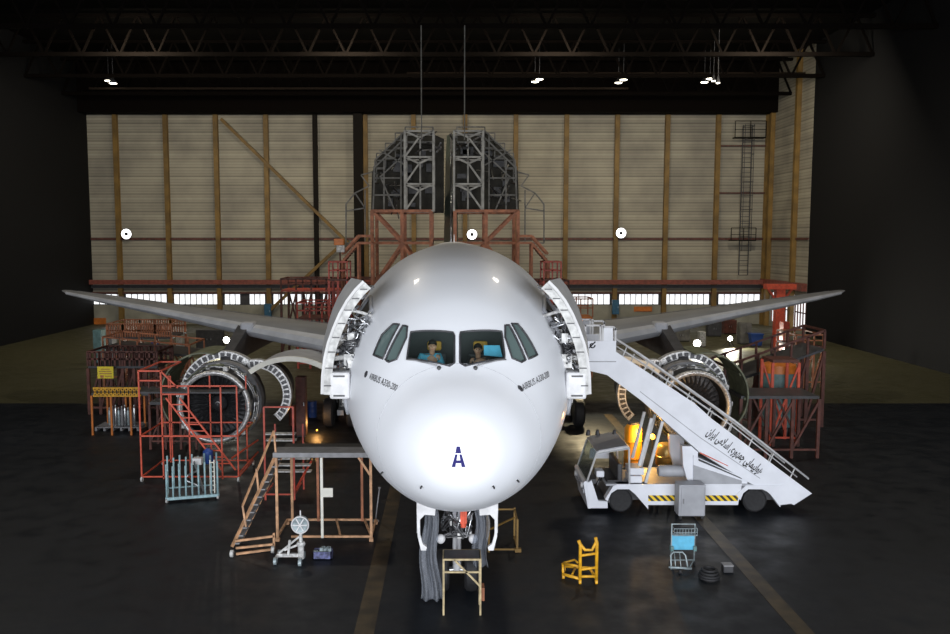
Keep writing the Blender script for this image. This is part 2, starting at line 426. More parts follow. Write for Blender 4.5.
# big round floodlights on the back wall
for (px, py, txt) in ((126.5, 234, 'left part of the back wall beside the first ochre column'), (621, 233, 'right part of the back wall'), (472, 234.5, 'back wall behind the tail dock legs')):
    c = P(px, py, YW - .8)
    t = thing('round_floodlight', 'bright round floodlight on the ' + txt, 'floodlight', c, 'round floodlights on the back wall')
    MB().lathe(c, [(.5, .2), (.3, .42), (0, .52), (-.06, .52)], 28, 'y').build('housing', 'mid_grey', t, 'auto')
    MB().lathe(c, [(-.065, .19), (-.11, .30), (-.11, .44), (-.065, .51)], 28, 'y', cap=False).build('lens_ring', 'wall_flood_glow', t, True)
    MB().lathe(c, [(-.15, .08), (-.10, .18), (-.06, .19)], 20, 'y').build('hub', 'black', t, True)
    MB().box2(c + Vector((-.06, .4, -.06)), c + Vector((.06, .74, .06))).build('bracket', 'dark_grey', t)
# orange notice boards on the lower wall, blue cabinets on two piers
for a, b, y0, y1, txt in ((94, 106, 318, 324.5, 'orange notice board on the lower back wall near the left end'), (634, 652, 306.5, 311.5, 'orange notice board on the lower back wall right of the nose')):
    o = MB().box2(P(a, y1, YW - .1), P(b, y0, YW - .02)).build('notice_board', 'orange_paint'); tag(o, txt, 'board')
for px, py, txt in ((268, 311, 'blue wall cabinet on a window pier left of the nose'), (615.5, 307, 'tall blue wall cabinet on a window pier right of the nose')):
    c = P(px, py, YW - .75)
    t = thing('wall_cabinet', txt, 'cabinet', c - Vector((0, 0, .75)))
    MB().box(c, (.7, .5, 1.5)).build('cabinet_body', 'cabinet_blue', t, bevel=.03)
    MB().box(c + Vector((0, -.27, 0)), (.6, .04, 1.35)).build('door', 'cabinet_blue', t)
    MB().box(c + Vector((.22, -.31, 0)), (.04, .04, .2)).build('handle', 'steel', t)
# caged ladder and little platform, right end of the back wall
yl = YW - .9
t = thing('caged_ladder', 'dark caged wall ladder with platforms at the right end of the back wall', 'ladder', P(743, 290, yl))
m = MB()
za, zb = P(743, 275, yl).z, P(743, 125, yl).z
xl, xr = P(741, 200, yl).x, P(750, 200, yl).x
for x in (xl, xr): m.bar((x, yl, za), (x, yl, zb), .08)
z = za
while z < zb: m.bar((xl, yl, z), (xr, yl, z), .05); z += .5
m.build('ladder', 'dark_grey', t)
m = MB(); z = za + 2.5
while z < zb:
    m.tube([(xl, yl, z), (xl - .05, yl - .7, z), (xr + .05, yl - .7, z), (xr, yl, z)], .03, 5); z += 1.4
for x in (xl, xr): m.tube([(x, yl - .7, za + 2.5), (x, yl - .7, zb)], .03, 5)
m.build('safety_cage', 'dark_grey', t)
for (pa, pb, pt, py, nm) in ((735, 763, 122, 138, 'upper'), (731, 753, 228, 241, 'lower')):
    a, b = P(pa, py, yl - .8), P(pb, py, yl); MB().box2(a, (b.x, b.y, a.z + .12)).build('platform', 'column_dark', t)
    h = P(pa, pt, yl).z; m = MB()
    for x in (a.x, (a.x + b.x) / 2, b.x): m.bar((x, yl - .8, a.z), (x, yl - .8, h), .07)
    m.bar((a.x, yl - .8, h), (b.x, yl - .8, h), .07); m.bar((a.x, yl - .8, (h + a.z) / 2), (b.x, yl - .8, (h + a.z) / 2), .05)
    m.build('railing', 'column_dark', t)
# ================================================================ THE AIRLINER
D = 14.8; XA = .16; ZN = 5.88
plane = thing('airliner', 'white airliner facing the camera with a blue letter A on its nose', 'airplane', (XA, D + 6.7, 0))
ST = [(0, -.78, -.80, .01), (.05, -.52, -1.06, .26), (.15, -.34, -1.26, .45), (.3, -.18, -1.44, .64), (.6, .02, -1.70, .90), (1.0, .22, -1.96, 1.18), (1.5, .44, -2.19, 1.45),
      (1.9, .68, -2.34, 1.64), (2.4, 1.06, -2.50, 1.86), (2.9, 1.42, -2.62, 2.05), (3.4, 1.73, -2.71, 2.21), (4.2, 2.08, -2.79, 2.42), (5, 2.34, -2.82, 2.57),
      (6, 2.55, -2.83, 2.68), (7.5, 2.72, -2.83, 2.77), (9, 2.80, -2.82, 2.81), (11, 2.82, -2.82, 2.82), (38, 2.82, -2.82, 2.82), (44, 2.80, -2.1, 2.6), (50, 2.70, -.7, 2.0), (55, 2.3, .9, 1.1), (57.5, 1.9, 1.3, .45)]
SX = [math.sqrt(s[0]) for s in ST]
def pchip(k):
    ys = [s[k] for s in ST]; n = len(ys); h = [SX[i + 1] - SX[i] for i in range(n - 1)]; dl = [(ys[i + 1] - ys[i]) / h[i] for i in range(n - 1)]
    d = [dl[0]] + [0 if dl[i - 1] * dl[i] <= 0 else (h[i - 1] + h[i]) * 3 / ((2 * h[i] + h[i - 1]) / dl[i - 1] + (h[i] + 2 * h[i - 1]) / dl[i]) for i in range(1, n - 1)] + [dl[-1]]
    def f(x):
        i = 0
        while i < n - 2 and x > SX[i + 1]: i += 1
        t = (x - SX[i]) / h[i]
        return ((2 * t**3 - 3 * t**2 + 1) * ys[i] + (t**3 - 2 * t**2 + t) * h[i] * d[i] + (-2 * t**3 + 3 * t**2) * ys[i + 1] + (t**3 - t**2) * h[i] * d[i + 1])
    return f
fT, fB, fW = pchip(1), pchip(2), pchip(3)
def SF(a, th, off=0.0):
    "hull point; th in degrees from the right side, 90 = crown"
    s = math.sqrt(max(a, 0)); t, b, w = fT(s), fB(s), fW(s); zc = (t + b) / 2; h = (t - b) / 2; r = math.radians(th)
    return Vector((XA + (w + off) * math.cos(r), D + a, ZN + zc + (h + off) * math.sin(r)))
hull = MB()
sa = [.02 + (math.sqrt(6.2) - .02) * i / 66 for i in range(67)]
sa = [s * s for s in sa] + [6.6, 7.2, 8, 9, 10, 12] + [14 + 2 * i for i in range(13)] + [40 + 1.2 * i for i in range(14)] + [57.5]
NT = 144
for a in sa:
    for k in range(NT): hull.v.append(SF(a, 360 * k / NT))
for i in range(len(sa) - 1):
    for k in range(NT): hull.f.append((i * NT + k, i * NT + (k + 1) % NT, (i + 1) * NT + (k + 1) % NT, (i + 1) * NT + k))
hull.f.append(tuple(range(NT))); mN = (len(sa) - 1) * NT; hull.f.append(tuple(mN + k for k in range(NT)))
bmh = bmesh.new()
for v in hull.v: bmh.verts.new(v)
bmh.verts.ensure_lookup_table()
for f in hull.f: bmh.faces.new([bmh.verts[i] for i in f])
bmesh.ops.recalc_face_normals(bmh, faces=bmh.faces)
BV = BVHTree.FromBMesh(bmh)
def hit(px, py):
    p, n, i, d = BV.ray_cast(Vector((0, 0, HC)), ray(px, py).normalized())
    if p is None:      # just past the outline: take the nearest hull point
        r = ray(px, py); best = min((BV.find_nearest(Vector((0, 0, HC)) + r * (15 + .2 * k)) for k in range(70)), key=lambda h: h[3]); p, n = best[0], best[1]
    return p, n
def onhull(p, off=.0):
    q, n, i, d = BV.find_nearest(p); return q + n * off
WIN = {'windshield_pane': [[(411, 332), (453, 332.5), (454.5, 336), (454.5, 363), (450, 366.5), (407, 358.5), (407.5, 355)], [(460, 336), (460.5, 332.5), (501.5, 331.5), (504.5, 355), (504.5, 358.5), (465, 366.5), (460, 363)]],
       'side_window': [[(403, 325.5), (407.5, 326.5), (406.5, 338), (397, 359.5), (389, 362.2), (385.5, 360)], [(505, 325.5), (509, 325), (525.5, 360), (521.5, 362.4), (512, 358.5), (505, 337)],
                       [(393.5, 324), (399.5, 324.5), (383, 359.2), (373.5, 355), (382, 335)], [(511.5, 323.7), (517.5, 324), (526.6, 335.5), (537.3, 355), (528.5, 359.3)]]}
panes = []
for nm, lst in WIN.items():
    for poly in lst:
        hp = [hit(*p) for p in poly]; pts = [h[0] for h in hp]; nv = sum((h[1] for h in hp), Vector()).normalized(); c = sum(pts, Vector()) / len(pts)
        R = max((p - c).length for p in pts) + .25
        if nv.y > 0: nv = -nv
        planes = []
        for i, p in enumerate(pts):
            q = pts[(i + 1) % len(pts)]; pn = (q - p).cross(nv).normalized()
            if pn.dot(c - p) > 0: pn = -pn
            planes.append((p, pn))
            fs = [f for f in bmh.faces if (f.calc_center_median() - c).length < R]
            geom = fs + list({e for f in fs for e in f.edges}) + list({v for f in fs for v in f.verts})
            bmesh.ops.bisect_plane(bmh, geom=geom, plane_co=p, plane_no=pn, dist=1e-5)
        inside = [f for f in bmh.faces if (f.calc_center_median() - c).length < R and all((f.calc_center_median() - p).dot(n) < 0 for p, n in planes)]
        pm = MB()
        for f in inside: pm.add([v.co - f.normal * .015 for v in f.verts], [tuple(range(len(f.verts)))])
        panes.append((nm, pm))
        # black gasket round the opening
        loop = []
        for i, p in enumerate(pts):
            q = pts[(i + 1) % len(pts)]; n = max(2, int((q - p).length / .12))
            loop += [onhull(p.lerp(q, k / n), .004) for k in range(n)]
        gk = MB().tube(loop, .020 if nm == 'windshield_pane' else .022, 6, True)
        panes.append(('window_gasket', gk))
        bmesh.ops.delete(bmh, geom=inside, context='FACES')
me = bpy.data.meshes.new('fuselage')
for v in bmh.verts: v.co -= plane.location
bmh.to_mesh(me); me.materials.append(MATS['white_paint'])
for f in me.polygons: f.use_smooth = True
fus = bpy.data.objects.new('fuselage', me); COL.objects.link(fus); fus.parent = plane
for v in bmh.verts: v.co += plane.location
for nm, pm in panes:
    if nm == 'window_gasket': pm.build(nm, 'dark_grey', fus, True)
    else: pm.build(nm, 'cockpit_glass' if nm == 'windshield_pane' else 'side_glass', fus, True, label='clear windshield pane' if nm[0] == 'w' else 'greenish side cockpit window')
# cockpit interior
m = MB().box2((XA - 1.2, D + 2.3, 5.95), (XA + 1.2, D + 2.75, 6.18)); m.build('glareshield', 'black', plane, bevel=.05)
m = MB().prism([(p.x, p.z) for p in (SF(4.25, t, -.1) for t in range(0, 360, 12))], D + 4.25, D + 4.3); m.build('cockpit_bulkhead', 'black', plane)
m = MB().box2((XA - 1.45, D + 2.3, 4.86), (XA + 1.45, D + 4.3, 4.92)); m.build('cockpit_floor', 'black', plane)
for x in (-.50, .47):
    s = MB().box((XA + x, D + 3.35, 5.55), (.5, .5, .14)).box((XA + x, D + 3.35, 5.2), (.2, .3, .6)); so = s.build('pilot_seat', 'dark_grey', plane, bevel=.04)
    MB().box((XA + x, D + 3.62, 6.0), (.5, .12, .85)).build('backrest', 'dark_grey', so, bevel=.04)
    MB().box((XA + x, D + 3.62, 6.58), (.3, .10, .2)).build('headrest', 'seat_orange', so, bevel=.04)
# wipers, probes, seam of the radome
for sg, pts in ((-1, [(407.5, 361), (416, 362), (428, 365), (437, 367.5)]), (1, [(505, 361), (497, 362), (485, 365), (477, 367.5)])):
    q = [onhull(hit(*p)[0], .05) for p in pts]; MB().tube(q, .014, 6).build('wiper', 'mid_grey', plane, True)
    c, n = hit(439 if sg < 0 else 475.5, 368.3); MB().lathe(c, [(-.05, .03), (.02, .045)], 12, 'y').build('wiper_pivot', 'black', plane)
for p in ((383, 472), (422, 486), (493, 486), (517, 480)):
    c, n = hit(*p); MB().tube([c - n * .02, c + n * .03, c + n * .04 + Vector((0, -.04, 0))], .017, 8).build('air_probe', 'black', plane, True)
ring = [SF(1.75, 360 * k / 72, .0005) for k in range(72)]
MB().tube(ring, .004, 5, True).build('radome_seam', 'grey_panel', plane, True)
for dx in (0,):
    c = SF(24, 90); MB().add([c + Vector(v) for v in ((-.03, 0, -.05), (.03, 0, -.05), (.03, .5, -.05), (-.03, .5, -.05), (-.015, .25, .34), (.015, .25, .34), (.015, .5, .34), (-.015, .5, .34))],
        [(0, 1, 5, 4), (1, 2, 6, 5), (2, 3, 7, 6), (3, 0, 4, 7), (4, 5, 6, 7), (0, 3, 2, 1)]).build('blade_antenna', 'bright_white', plane)

def text_mesh(body, offset=0.0):
    c = bpy.data.curves.new('t', 'FONT'); c.body = body; c.offset = offset; c.resolution_u = 3
    o = bpy.data.objects.new('t', c); COL.objects.link(o); dg = bpy.context.evaluated_depsgraph_get()
    m = bpy.data.meshes.new_from_object(o.evaluated_get(dg)); bpy.data.objects.remove(o); bpy.data.curves.remove(c)
    bm = bmesh.new(); bm.from_mesh(m); bpy.data.meshes.remove(m)
    vs = [v.co.copy() for v in bm.verts]; bm.verts.index_update(); fs = [tuple(v.index for v in f.verts) for f in bm.faces]; bm.free()
    x0 = min(v.x for v in vs); x1 = max(v.x for v in vs); y0 = min(v.y for v in vs); y1 = max(v.y for v in vs)
    return [((v.x - x0) / (x1 - x0), (v.y - y0) / (y1 - y0)) for v in vs], fs
def hull_text(body, pa, pb, hpx, name, m, offset=0.0):
    "letters laid on the hull between two points; hpx = rise of the letters in the same view"
    uv, fs = text_mesh(body, offset); A, nA = hit(*pa); B, nB = hit(*pb)
    up = hit((pa[0] + pb[0]) / 2 + hpx[0], (pa[1] + pb[1]) / 2 + hpx[1])[0] - hit((pa[0] + pb[0]) / 2, (pa[1] + pb[1]) / 2)[0]
    mb = MB(); mb.add([onhull(A + (B - A) * u + up * v, .012) for u, v in uv], fs); return mb.build(name, m, fus)
hull_text('AIRBUS A330-200', (369.3, 379), (396, 391.5), (2.0, -6.3), 'type_lettering', 'letter_black')
hull_text('AIRBUS A330-200', (523, 391), (549, 377), (-1.5, -6.3), 'type_lettering', 'letter_black')
for px, py in ((366.3, 374.8), (520.3, 389)):
    c, n = hit(px, py); t1 = n.cross(Vector((0, 0, 1))).normalized(); t2 = t1.cross(n)
    q = [onhull(c + t1 * (.045 * (1 - .5 * k / 14) * math.cos(k * .5)) + t2 * (.07 * (1 - .5 * k / 14) * math.sin(k * .5)), .01) for k in range(15)]
    MB().tube(q, .018, 5).build('type_emblem', 'letter_black', fus)
la = MB()
for q in ([(456.6, 446.5), (460, 446.5), (461.3, 453.3), (455.4, 453.3)], [(455.3, 454.3), (457.6, 454.3), (455.4, 466.8), (451.7, 466.8)], [(459.3, 454.3), (461.7, 454.3), (465.4, 466.8), (461.6, 466.8)], [(454.6, 460.2), (462.1, 460.2), (462.6, 463), (454.1, 463)]):
    la.add([onhull(hit(*p)[0], .012) for p in q], [(0, 1, 2, 3)])
la.build('letter_a', 'letter_blue', fus, label='blue stencilled letter A')

# fuselage door openings with their hinge gear
def side_door(sg):
    X = lambda x: XA + sg * x
    # opening: black sheet on the hull stands for the shaded recess, pale frame
    th = lambda t: t if sg > 0 else 180 - t
    a0, a1 = 4.55, 5.7
    m = MB().grid(lambda u, v: SF(a0 + (a1 - a0) * u, th(-14 + 55 * v), .012), 6, 18); o = m.build('doorway_shade_sheet', 'black', plane, label='dark open cabin doorway')
    lp = [SF(a0, th(-14 + 55 * k / 16), .03) for k in range(17)] + [SF(a0 + (a1 - a0) * k / 4, th(41), .03) for k in range(1, 4)] + [SF(a1, th(41 - 55 * k / 16), .03) for k in range(17)] + [SF(a1 - (a1 - a0) * k / 4, th(-14), .03) for k in range(1, 4)]
    MB().tube(lp, .05, 6, True).build('door_frame', 'grey_panel', o, True)
    m = MB()
    for k in range(9):
        c = SF(a0 + .05, th(-8 + 5 * k), .05); m.box(c, (.08, .05, .10))
    m.build('latch_blocks', 'dirty_white', o)
    # the door leaf, swung out and forward
    prof = [(abs(p.x - XA), p.z) for p in (P(455 + a - (2.5 if sg > 0 else -1.5), b, D + 3.8) for a, b in ((92, 285), (100, 293), (108, 303.5), (115, 316), (121, 330), (126, 344), (129.5, 359), (131.5, 376), (132, 394)))]
    yA, yB = D + 3.75, D + 4.95
    def sheet(t0, t1, ya, yb):
        m = MB(); n = len(prof)
        def nrm(i):
            p, q = prof[max(0, i - 1)], prof[min(n - 1, i + 1)]; dx, dz = q[0] - p[0], q[1] - p[1]; L = math.hypot(dx, dz); return (-dz / L, dx / L)
        for i, (x, z) in enumerate(prof):
            nx, nz = nrm(i)
            for t in (t0, t1):
                for y in (ya, yb): m.v.append(Vector((X(x + nx * t + .26 * (y - yA) * (1.2 - .9 * i / n)), y, z + nz * t)))
        for i in range(n - 1):
            o, p = 4 * i, 4 * i + 4; m.f += [(o, o + 1, p + 1, p), (o + 2, p + 2, p + 3, o + 3), (o, p, p + 2, o + 2), (o + 1, o + 3, p + 3, p + 1)]
        e = 4 * (n - 1); m.f += [(0, 2, 3, 1), (e, e + 1, e + 3, e + 2)]; return m
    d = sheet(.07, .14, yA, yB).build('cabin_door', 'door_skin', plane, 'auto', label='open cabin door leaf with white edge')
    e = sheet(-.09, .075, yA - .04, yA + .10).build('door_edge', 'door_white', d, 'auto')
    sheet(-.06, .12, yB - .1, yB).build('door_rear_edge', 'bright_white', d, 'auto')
    m = MB(); m2 = MB()
    for i in range(len(prof) - 1):
        x, z = (prof[i][0] + prof[i + 1][0]) / 2, (prof[i][1] + prof[i + 1][1]) / 2
        MB().box((X(x - .01), yA - .05, z), (.15, .03, .022)).build('edge_slot', 'dark_grey', d); m2.box((X(x - .10), (yA + yB) / 2, z), (.08, .9, .06))
    m2.build('door_ribs', 'mid_grey', d)
    # slide pack at the foot of the door
    xb = (2.30, 2.74)
    b = MB().box2((X(xb[0]), yA - .05, 5.42), (X(xb[1]), yA + .75, 6.0)).build('slide_pack', 'bright_white', d, bevel=.05)
    [MB().box((X(2.53), yA - .06, z), (.24, .03, .035)).build('pack_strap', 'dark_grey', b) for z in (5.92, 5.50)]
    # hinge arm, rods and cables between door and hull
    rnd = random.Random(5 if sg > 0 else 9)
    m = MB()
    m.tube([(X(1.9), D + 4.6, 6.30), (X(2.3), D + 4.2, 6.28), (X(2.75), D + 4.0, 6.25)], .055, 8)
    m.tube([(X(1.95), D + 4.5, 6.62), (X(2.35), D + 4.15, 6.58), (X(2.6), D + 4.0, 6.7)], .035, 8)
    m.tube([(X(1.8), D + 4.5, 7.1), (X(2.1), D + 4.1, 7.25), (X(2.3), D + 4.0, 7.3)], .035, 8)
    m.box((X(2.35), D + 4.1, 6.2), (.22, .2, .3)); m.box((X(2.3), D + 4.1, 6.7), (.14, .2, .2))
    m.build('hinge_arm', 'dirty_white', d, 'auto')
    m = MB(); m3 = MB()
    for k in range(26):
        z = rnd.uniform(5.98, 7.15); xo = 2.82 - max(0, z - 6.1) * .42; xi = 2.32 - max(0, z - 6.1) * .46
        p = [(X(2.42), D + 4.12, 6.45)] * (k > 15) + [(X(rnd.uniform(xi, xo)), D + rnd.uniform(3.9, 4.3), z + rnd.uniform(-.18, .18)) for _ in range(3)]
        (m if k % 2 else m3).tube(p, rnd.uniform(.012, .03), 5)
    m.build('door_cables', 'steel', d, True); m3.build('door_linkage', 'dark_metal', d, True)
    return d
side_door(-1); side_door(1)

# wings
def airfoil(n=14):
    up = []; lo = []
    for i in range(n + 1):
        x = (1 - math.cos(PI * i / n)) / 2; t = 5 * (.2969 * math.sqrt(x) - .126 * x - .3516 * x * x + .2843 * x**3 - .1036 * x**4)
        cam_ = .02 * (1 - (2 * x - 1)**2); up.append((x, cam_ + t)); lo.append((x, cam_ - t))
    return up[::-1] + lo[1:-1]
AF = airfoil()
WS = [(2.0, 34.3, 4.05, 11.6, .125), (5.2, 36.2, 4.42, 9.8, .12), (9.4, 38.75, 4.86, 7.6, .11), (14, 41.9, 5.35, 5.3, .10), (18.4, 44.8, 5.80, 3.3, .095), (20.4, 46.2, 6.02, 2.2, .085), (20.9, 46.9, 6.1, 1.2, .06)]
def wing_pt(k, sg, u, v):
    x, yl, zl, c, t = WS[k]; return Vector((XA + sg * x, yl + u * c, zl + v * c * t - u * c * .03))
for sg in (-1, 1):
    m = MB(); n = len(AF)
    for k in range(len(WS)):
        for u, v in AF: m.v.append(wing_pt(k, sg, u, v))
    for k in range(len(WS) - 1):
        for i in range(n): m.f.append((k * n + i, k * n + (i + 1) % n, (k + 1) * n + (i + 1) % n, (k + 1) * n + i))
    m.f.append(tuple((len(WS) - 1) * n + i for i in range(n)))
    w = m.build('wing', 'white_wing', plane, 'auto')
    m = MB()      # slat: polished leading edge skin
    sel = [(u, v) for u, v in AF if u < .075]; q = len(sel)
    for k in range(1, len(WS) - 1):
        for u, v in sel: p = wing_pt(k, sg, u, v); m.v.append(p + Vector((0, -.03, .03 if v > 0 else -.03)))
    for k in range(len(WS) - 3):
        for i in range(q - 1): m.f.append((k * q + i, k * q + i + 1, (k + 1) * q + i + 1, (k + 1) * q + i))
    m.build('slat', 'slat_metal', w, 'auto')
    m = MB()
    for k in range(1, 5):
        p, r = wing_pt(k, sg, .70, .36), wing_pt(k + 1, sg, .70, .36); m.bar(p, r, .03, .03)
    m.build('flap_seam', 'mid_grey', w)

# engines
rnd = random.Random(3)
for sg in (-1, 1):
    cx, cy, cz = XA + sg * 9.36, 33.8, 2.33; C = Vector((cx, cy, cz))
    e = MB().lathe(C, [(.0, 1.36), (.12, 1.40), (1.2, 1.42), (1.35, 1.55), (2.2, 1.55), (2.3, 1.3), (3.4, .95), (5.4, .62), (6.4, .45), (7.2, .02)], 48, cap=False).build('engine', 'dark_metal', plane, 'auto', label='uncowled turbofan engine')
    MB().lathe(C, [(-.06, 1.30), (-.10, 1.34), (-.04, 1.42), (.12, 1.43), (.12, 1.24), (-.02, 1.24), (-.06, 1.30)], 56, cap=False).build('inlet_lip', 'ring_metal', e, True, label='bright inlet ring')
    MB().lathe(C + Vector((0, -.015, 0)), [(0, 1.25), (.9, 1.22), (1.02, 1.21), (1.05, .1)], 48, cap=False).build('inlet_duct', 'black', e, 'auto')
    MB().lathe(C, [(1.10, 1.50), (1.06, 1.62), (1.5, 1.64), (1.5, 1.50)], 56).build('fan_case', 'mid_grey', e, 'auto')
    m = MB()
    for k in range(34):
        a = 2 * PI * k / 34; ca, sa_ = math.cos(a), math.sin(a); ta = Vector((-sa_, 0, ca)); ra = Vector((ca, 0, sa_))
        b = C + Vector((0, .85, 0)); v = []
        for r, tw in ((.34, .35), (.8, .8), (1.2, 1.15)):
            v += [b + ra * r + (ta * math.sin(tw) + Vector((0, math.cos(tw), 0))) * s for s in (-.10, .10)]
        m.add(v, [(0, 1, 3, 2), (2, 3, 5, 4)])
    m.build('fan', 'dark_metal', e, label='dark fan blades')
    MB().lathe(C, [(.42, .02), (.46, .09), (.6, .2), (.8, .3), (.95, .34)], 28).build('spinner', 'dark_grey', e, True)
    q = [C + Vector((.13 * (1 - k / 22) * math.cos(k * .35), .49 - .0 * k, .13 * (1 - k / 22) * math.sin(k * .35))) for k in range(15)]
    MB().tube(q, .022, 5).build('spinner_swirl', 'bright_white', e)
    m = MB(); m2 = MB()
    for k in range(46):           # harness and ducts on the bare case
        a0 = rnd.uniform(0, 360); da = rnd.uniform(15, 70); y = rnd.uniform(.18, 1.15); dy = rnd.uniform(-.3, .3); r = rnd.uniform(1.43, 1.58)
        p = [C + Vector((r * math.cos(math.radians(a0 + da * j / 6)), y + dy * j / 6, r * math.sin(math.radians(a0 + da * j / 6)))) for j in range(7)]
        (m if k % 3 else m2).tube(p, rnd.uniform(.015, .045), 5)
    m.build('pipework', 'steel', e, True); m2.build('harness', 'olive', e, True)
    m = MB()
    for k in range(24):
        a = math.radians(k * 15 + rnd.uniform(-4, 4)); r = 1.5; MB().box(C + Vector((r * math.cos(a), rnd.uniform(.25, 1.0), r * math.sin(a))), (rnd.uniform(.08, .2),) * 3).build('accessory_box', 'dirty_white', e)
    # pylon
    m = MB().add([(cx - .2, cy + 1.6, cz + 1.4), (cx + .2, cy + 1.6, cz + 1.4), (cx + .25, 45, 3.7), (cx - .25, 45, 3.7), (cx - .2, cy + 1.9, cz + 1.75), (cx + .2, cy + 1.9, cz + 1.75), (cx + .25, 39.0, 5.05), (cx - .25, 39.0, 5.05), (cx + .25, 45, 4.8), (cx - .25, 45, 4.8)],
                 [(0, 1, 5, 4), (4, 5, 6, 7), (7, 6, 8, 9), (2, 3, 9, 8), (0, 3, 2, 1), (1, 2, 8, 6), (1, 6, 5), (0, 4, 7), (0, 7, 9, 3)])
    m.build('pylon', 'dark_grey', plane)
    MB().box((cx - sg * .25, 38.85, 4.95), (.62, .8, .5)).build('pylon_fairing', 'grey_panel', plane, bevel=.12)
    # opened cowls; A() measures the angle from the outboard side
    def A(t): return t if sg > 0 else 180 - t
    o = MB().arc(cx + sg * .64, cz + .26, 1.76, A(104), A(-42), cy + .9, cy + 3.2, .06, 26).build('fan_cowl', 'olive', plane, 'auto', label='olive inside of the open outboard fan cowl')
    m = MB()
    for t in (70, 30, -5): m.arc(cx + sg * .64, cz + .26, 1.70, A(t + 2), A(t - 2), cy + 1.1, cy + 3.1, .05, 3)
    m.build('cowl_rib', 'olive', o)
    o = MB().arc(cx + sg * .12, cz + .18, 1.76, A(128), A(-5), cy + 1.9, cy + 2.3, .30, 30).build('reverser_ring', 'ring_metal', plane, 'auto', label='pale outboard reverser ring')
    m = MB()
    for t in range(0, 126, 9): m.arc(cx + sg * .12, cz + .18, 1.70, A(t + 3), A(t - 3), cy + 1.87, cy + 1.9, .20, 3)
    m.build('cascade_holes', 'dark_metal', o)
    xi = cx - sg * 1.18
    o = MB().arc(xi, cz + .12, 1.46, A(75), A(228), cy + 2.0, cy + 2.4, .34, 30).build('reverser_ring', 'ring_metal', plane, 'auto', label='pale inboard reverser ring swung open')
    m = MB()
    for t in range(84, 228, 9): m.arc(xi, cz + .12, 1.39, A(t + 3), A(t - 3), cy + 1.97, cy + 2.0, .22, 3)
    m.build('cascade_holes', 'dark_metal', o)
    MB().arc(xi, cz + .12, 1.16, A(70), A(235), cy + 2.2, cy + 4.4, .06, 26).build('reverser_duct', 'black', plane, 'auto')
    # raised inboard cowl door with pale lip
    xc = cx - sg * 2.95
    o = MB().arc(xc, 1.55, 2.70, 127 if sg < 0 else 53, 58 if sg < 0 else 122, cy + .3, cy + 2.8, .10, 20).build('core_cowl', 'grey_panel', plane, 'auto', label='raised grey inboard cowl with cream lip')
    MB().arc(xc, 1.55, 2.74, 127 if sg < 0 else 53, 58 if sg < 0 else 122, cy + .2, cy + .32, .2, 20).build('cowl_lip', 'paper', o, 'auto')

# fin: only its leading part shows between the dock towers
fy = D + 47
m = MB()
for z, y0, y1, w in ((8.5, fy, fy + 9.5, .52), (11, fy + 2.2, fy + 10, .48), (15, fy + 5.6, fy + 11, .42), (17.0, fy + 7.3, fy + 11.6, .34)):
    m.v += [Vector((XA - .12, y0, z)), Vector((XA - .12 + w, y0 + 1.6, z)), Vector((XA - .12 + w * .5, y1 - .8, z)), Vector((XA - .12, y1, z)), Vector((XA - .12 - w * .5, y1 - .8, z)), Vector((XA - .12 - w, y0 + 1.6, z))]
for k in range(3):
    for i in range(6): m.f.append((6 * k + i, 6 * k + (i + 1) % 6, 6 * k + 6 + (i + 1) % 6, 6 * k + 6 + i))
m.f += [tuple(range(6)), tuple(range(23, 17, -1))]
fin = m.build('tail_fin', 'tail_green', plane)
MB().tube([(XA - .12, fy - .02, 8.55), (XA - .12, fy + 2.18, 11), (XA - .12, fy + 5.58, 15), (XA - .12, fy + 7.28, 17.0)], .07, 8).build('fin_leading_edge', 'steel', fin, True)

# nose gear
gy = D + 6.7; gx = XA
gear = MB().tube([(gx, gy + .1, 3.3), (gx, gy, 1.9)], .17, 14).tube([(gx, gy, 1.95), (gx, gy, 1.6)], .20, 14).build('nose_gear', 'mid_grey', plane, 'auto')
MB().tube([(gx, gy, 1.7), (gx, gy, .5)], .11, 14).build('oleo_piston', 'bright_white', gear, 'auto')
MB().tube([(gx - .5, gy, .53), (gx + .5, gy, .53)], .07, 10).build('axle', 'steel', gear, 'auto')
for s in (-1, 1):
    w = MB().lathe((gx + s * .36, gy, .53), [(-.16, .34), (-.17, .44), (-.12, .51), (0, .53), (.12, .51), (.17, .44), (.16, .34)], 32, 'x').build('nose_wheel', 'rubber', gear, 'auto')
    MB().lathe((gx + s * .36, gy, .53), [(-.10, .33), (-.12, .2), (.12, .2), (.10, .33)], 24, 'x').build('hub', 'mid_grey', w, 'auto')
    MB().tube([(gx + s * .05, gy - .1, 1.7), (gx + s * .10, gy - 1.2, 3.2)], .05, 8).build('drag_strut', 'grey_panel', gear, 'auto')
    MB().lathe((gx + s * .40, gy - .5, 1.50), [(-.10, .05), (-.08, .10), (.0, .12), (.08, .10), (.10, .05)], 16, 'y').build('taxi_lamp', 'bright_white', gear, True)
    MB().tube([(gx, gy - .2, 1.62), (gx + s * .40, gy - .42, 1.50)], .035, 6).build('lamp_arm', 'mid_grey', gear)
MB().tube([(gx + .16, gy - .5, 2.35), (gx + .16, gy - .5, 1.8)], .07, 12).box((gx + .16, gy - .5, 2.1), (.16, .12, .4)).build('steering_actuator', 'bright_red', gear, 'auto', label='red cylinder on the gear leg')
m = MB(); m2 = MB(); r2 = random.Random(11)
for k in range(34):
    p = [(gx + r2.uniform(-.40, .40), gy - r2.uniform(.2, .45), r2.uniform(1.45, 2.5)) for _ in range(3)]
    (m if k % 2 else m2).tube(p, r2.uniform(.012, .03), 5)
m.build('hydraulic_lines', 'steel', gear, True); m2.build('gear_cables', 'dark_metal', gear, True)
m = MB()
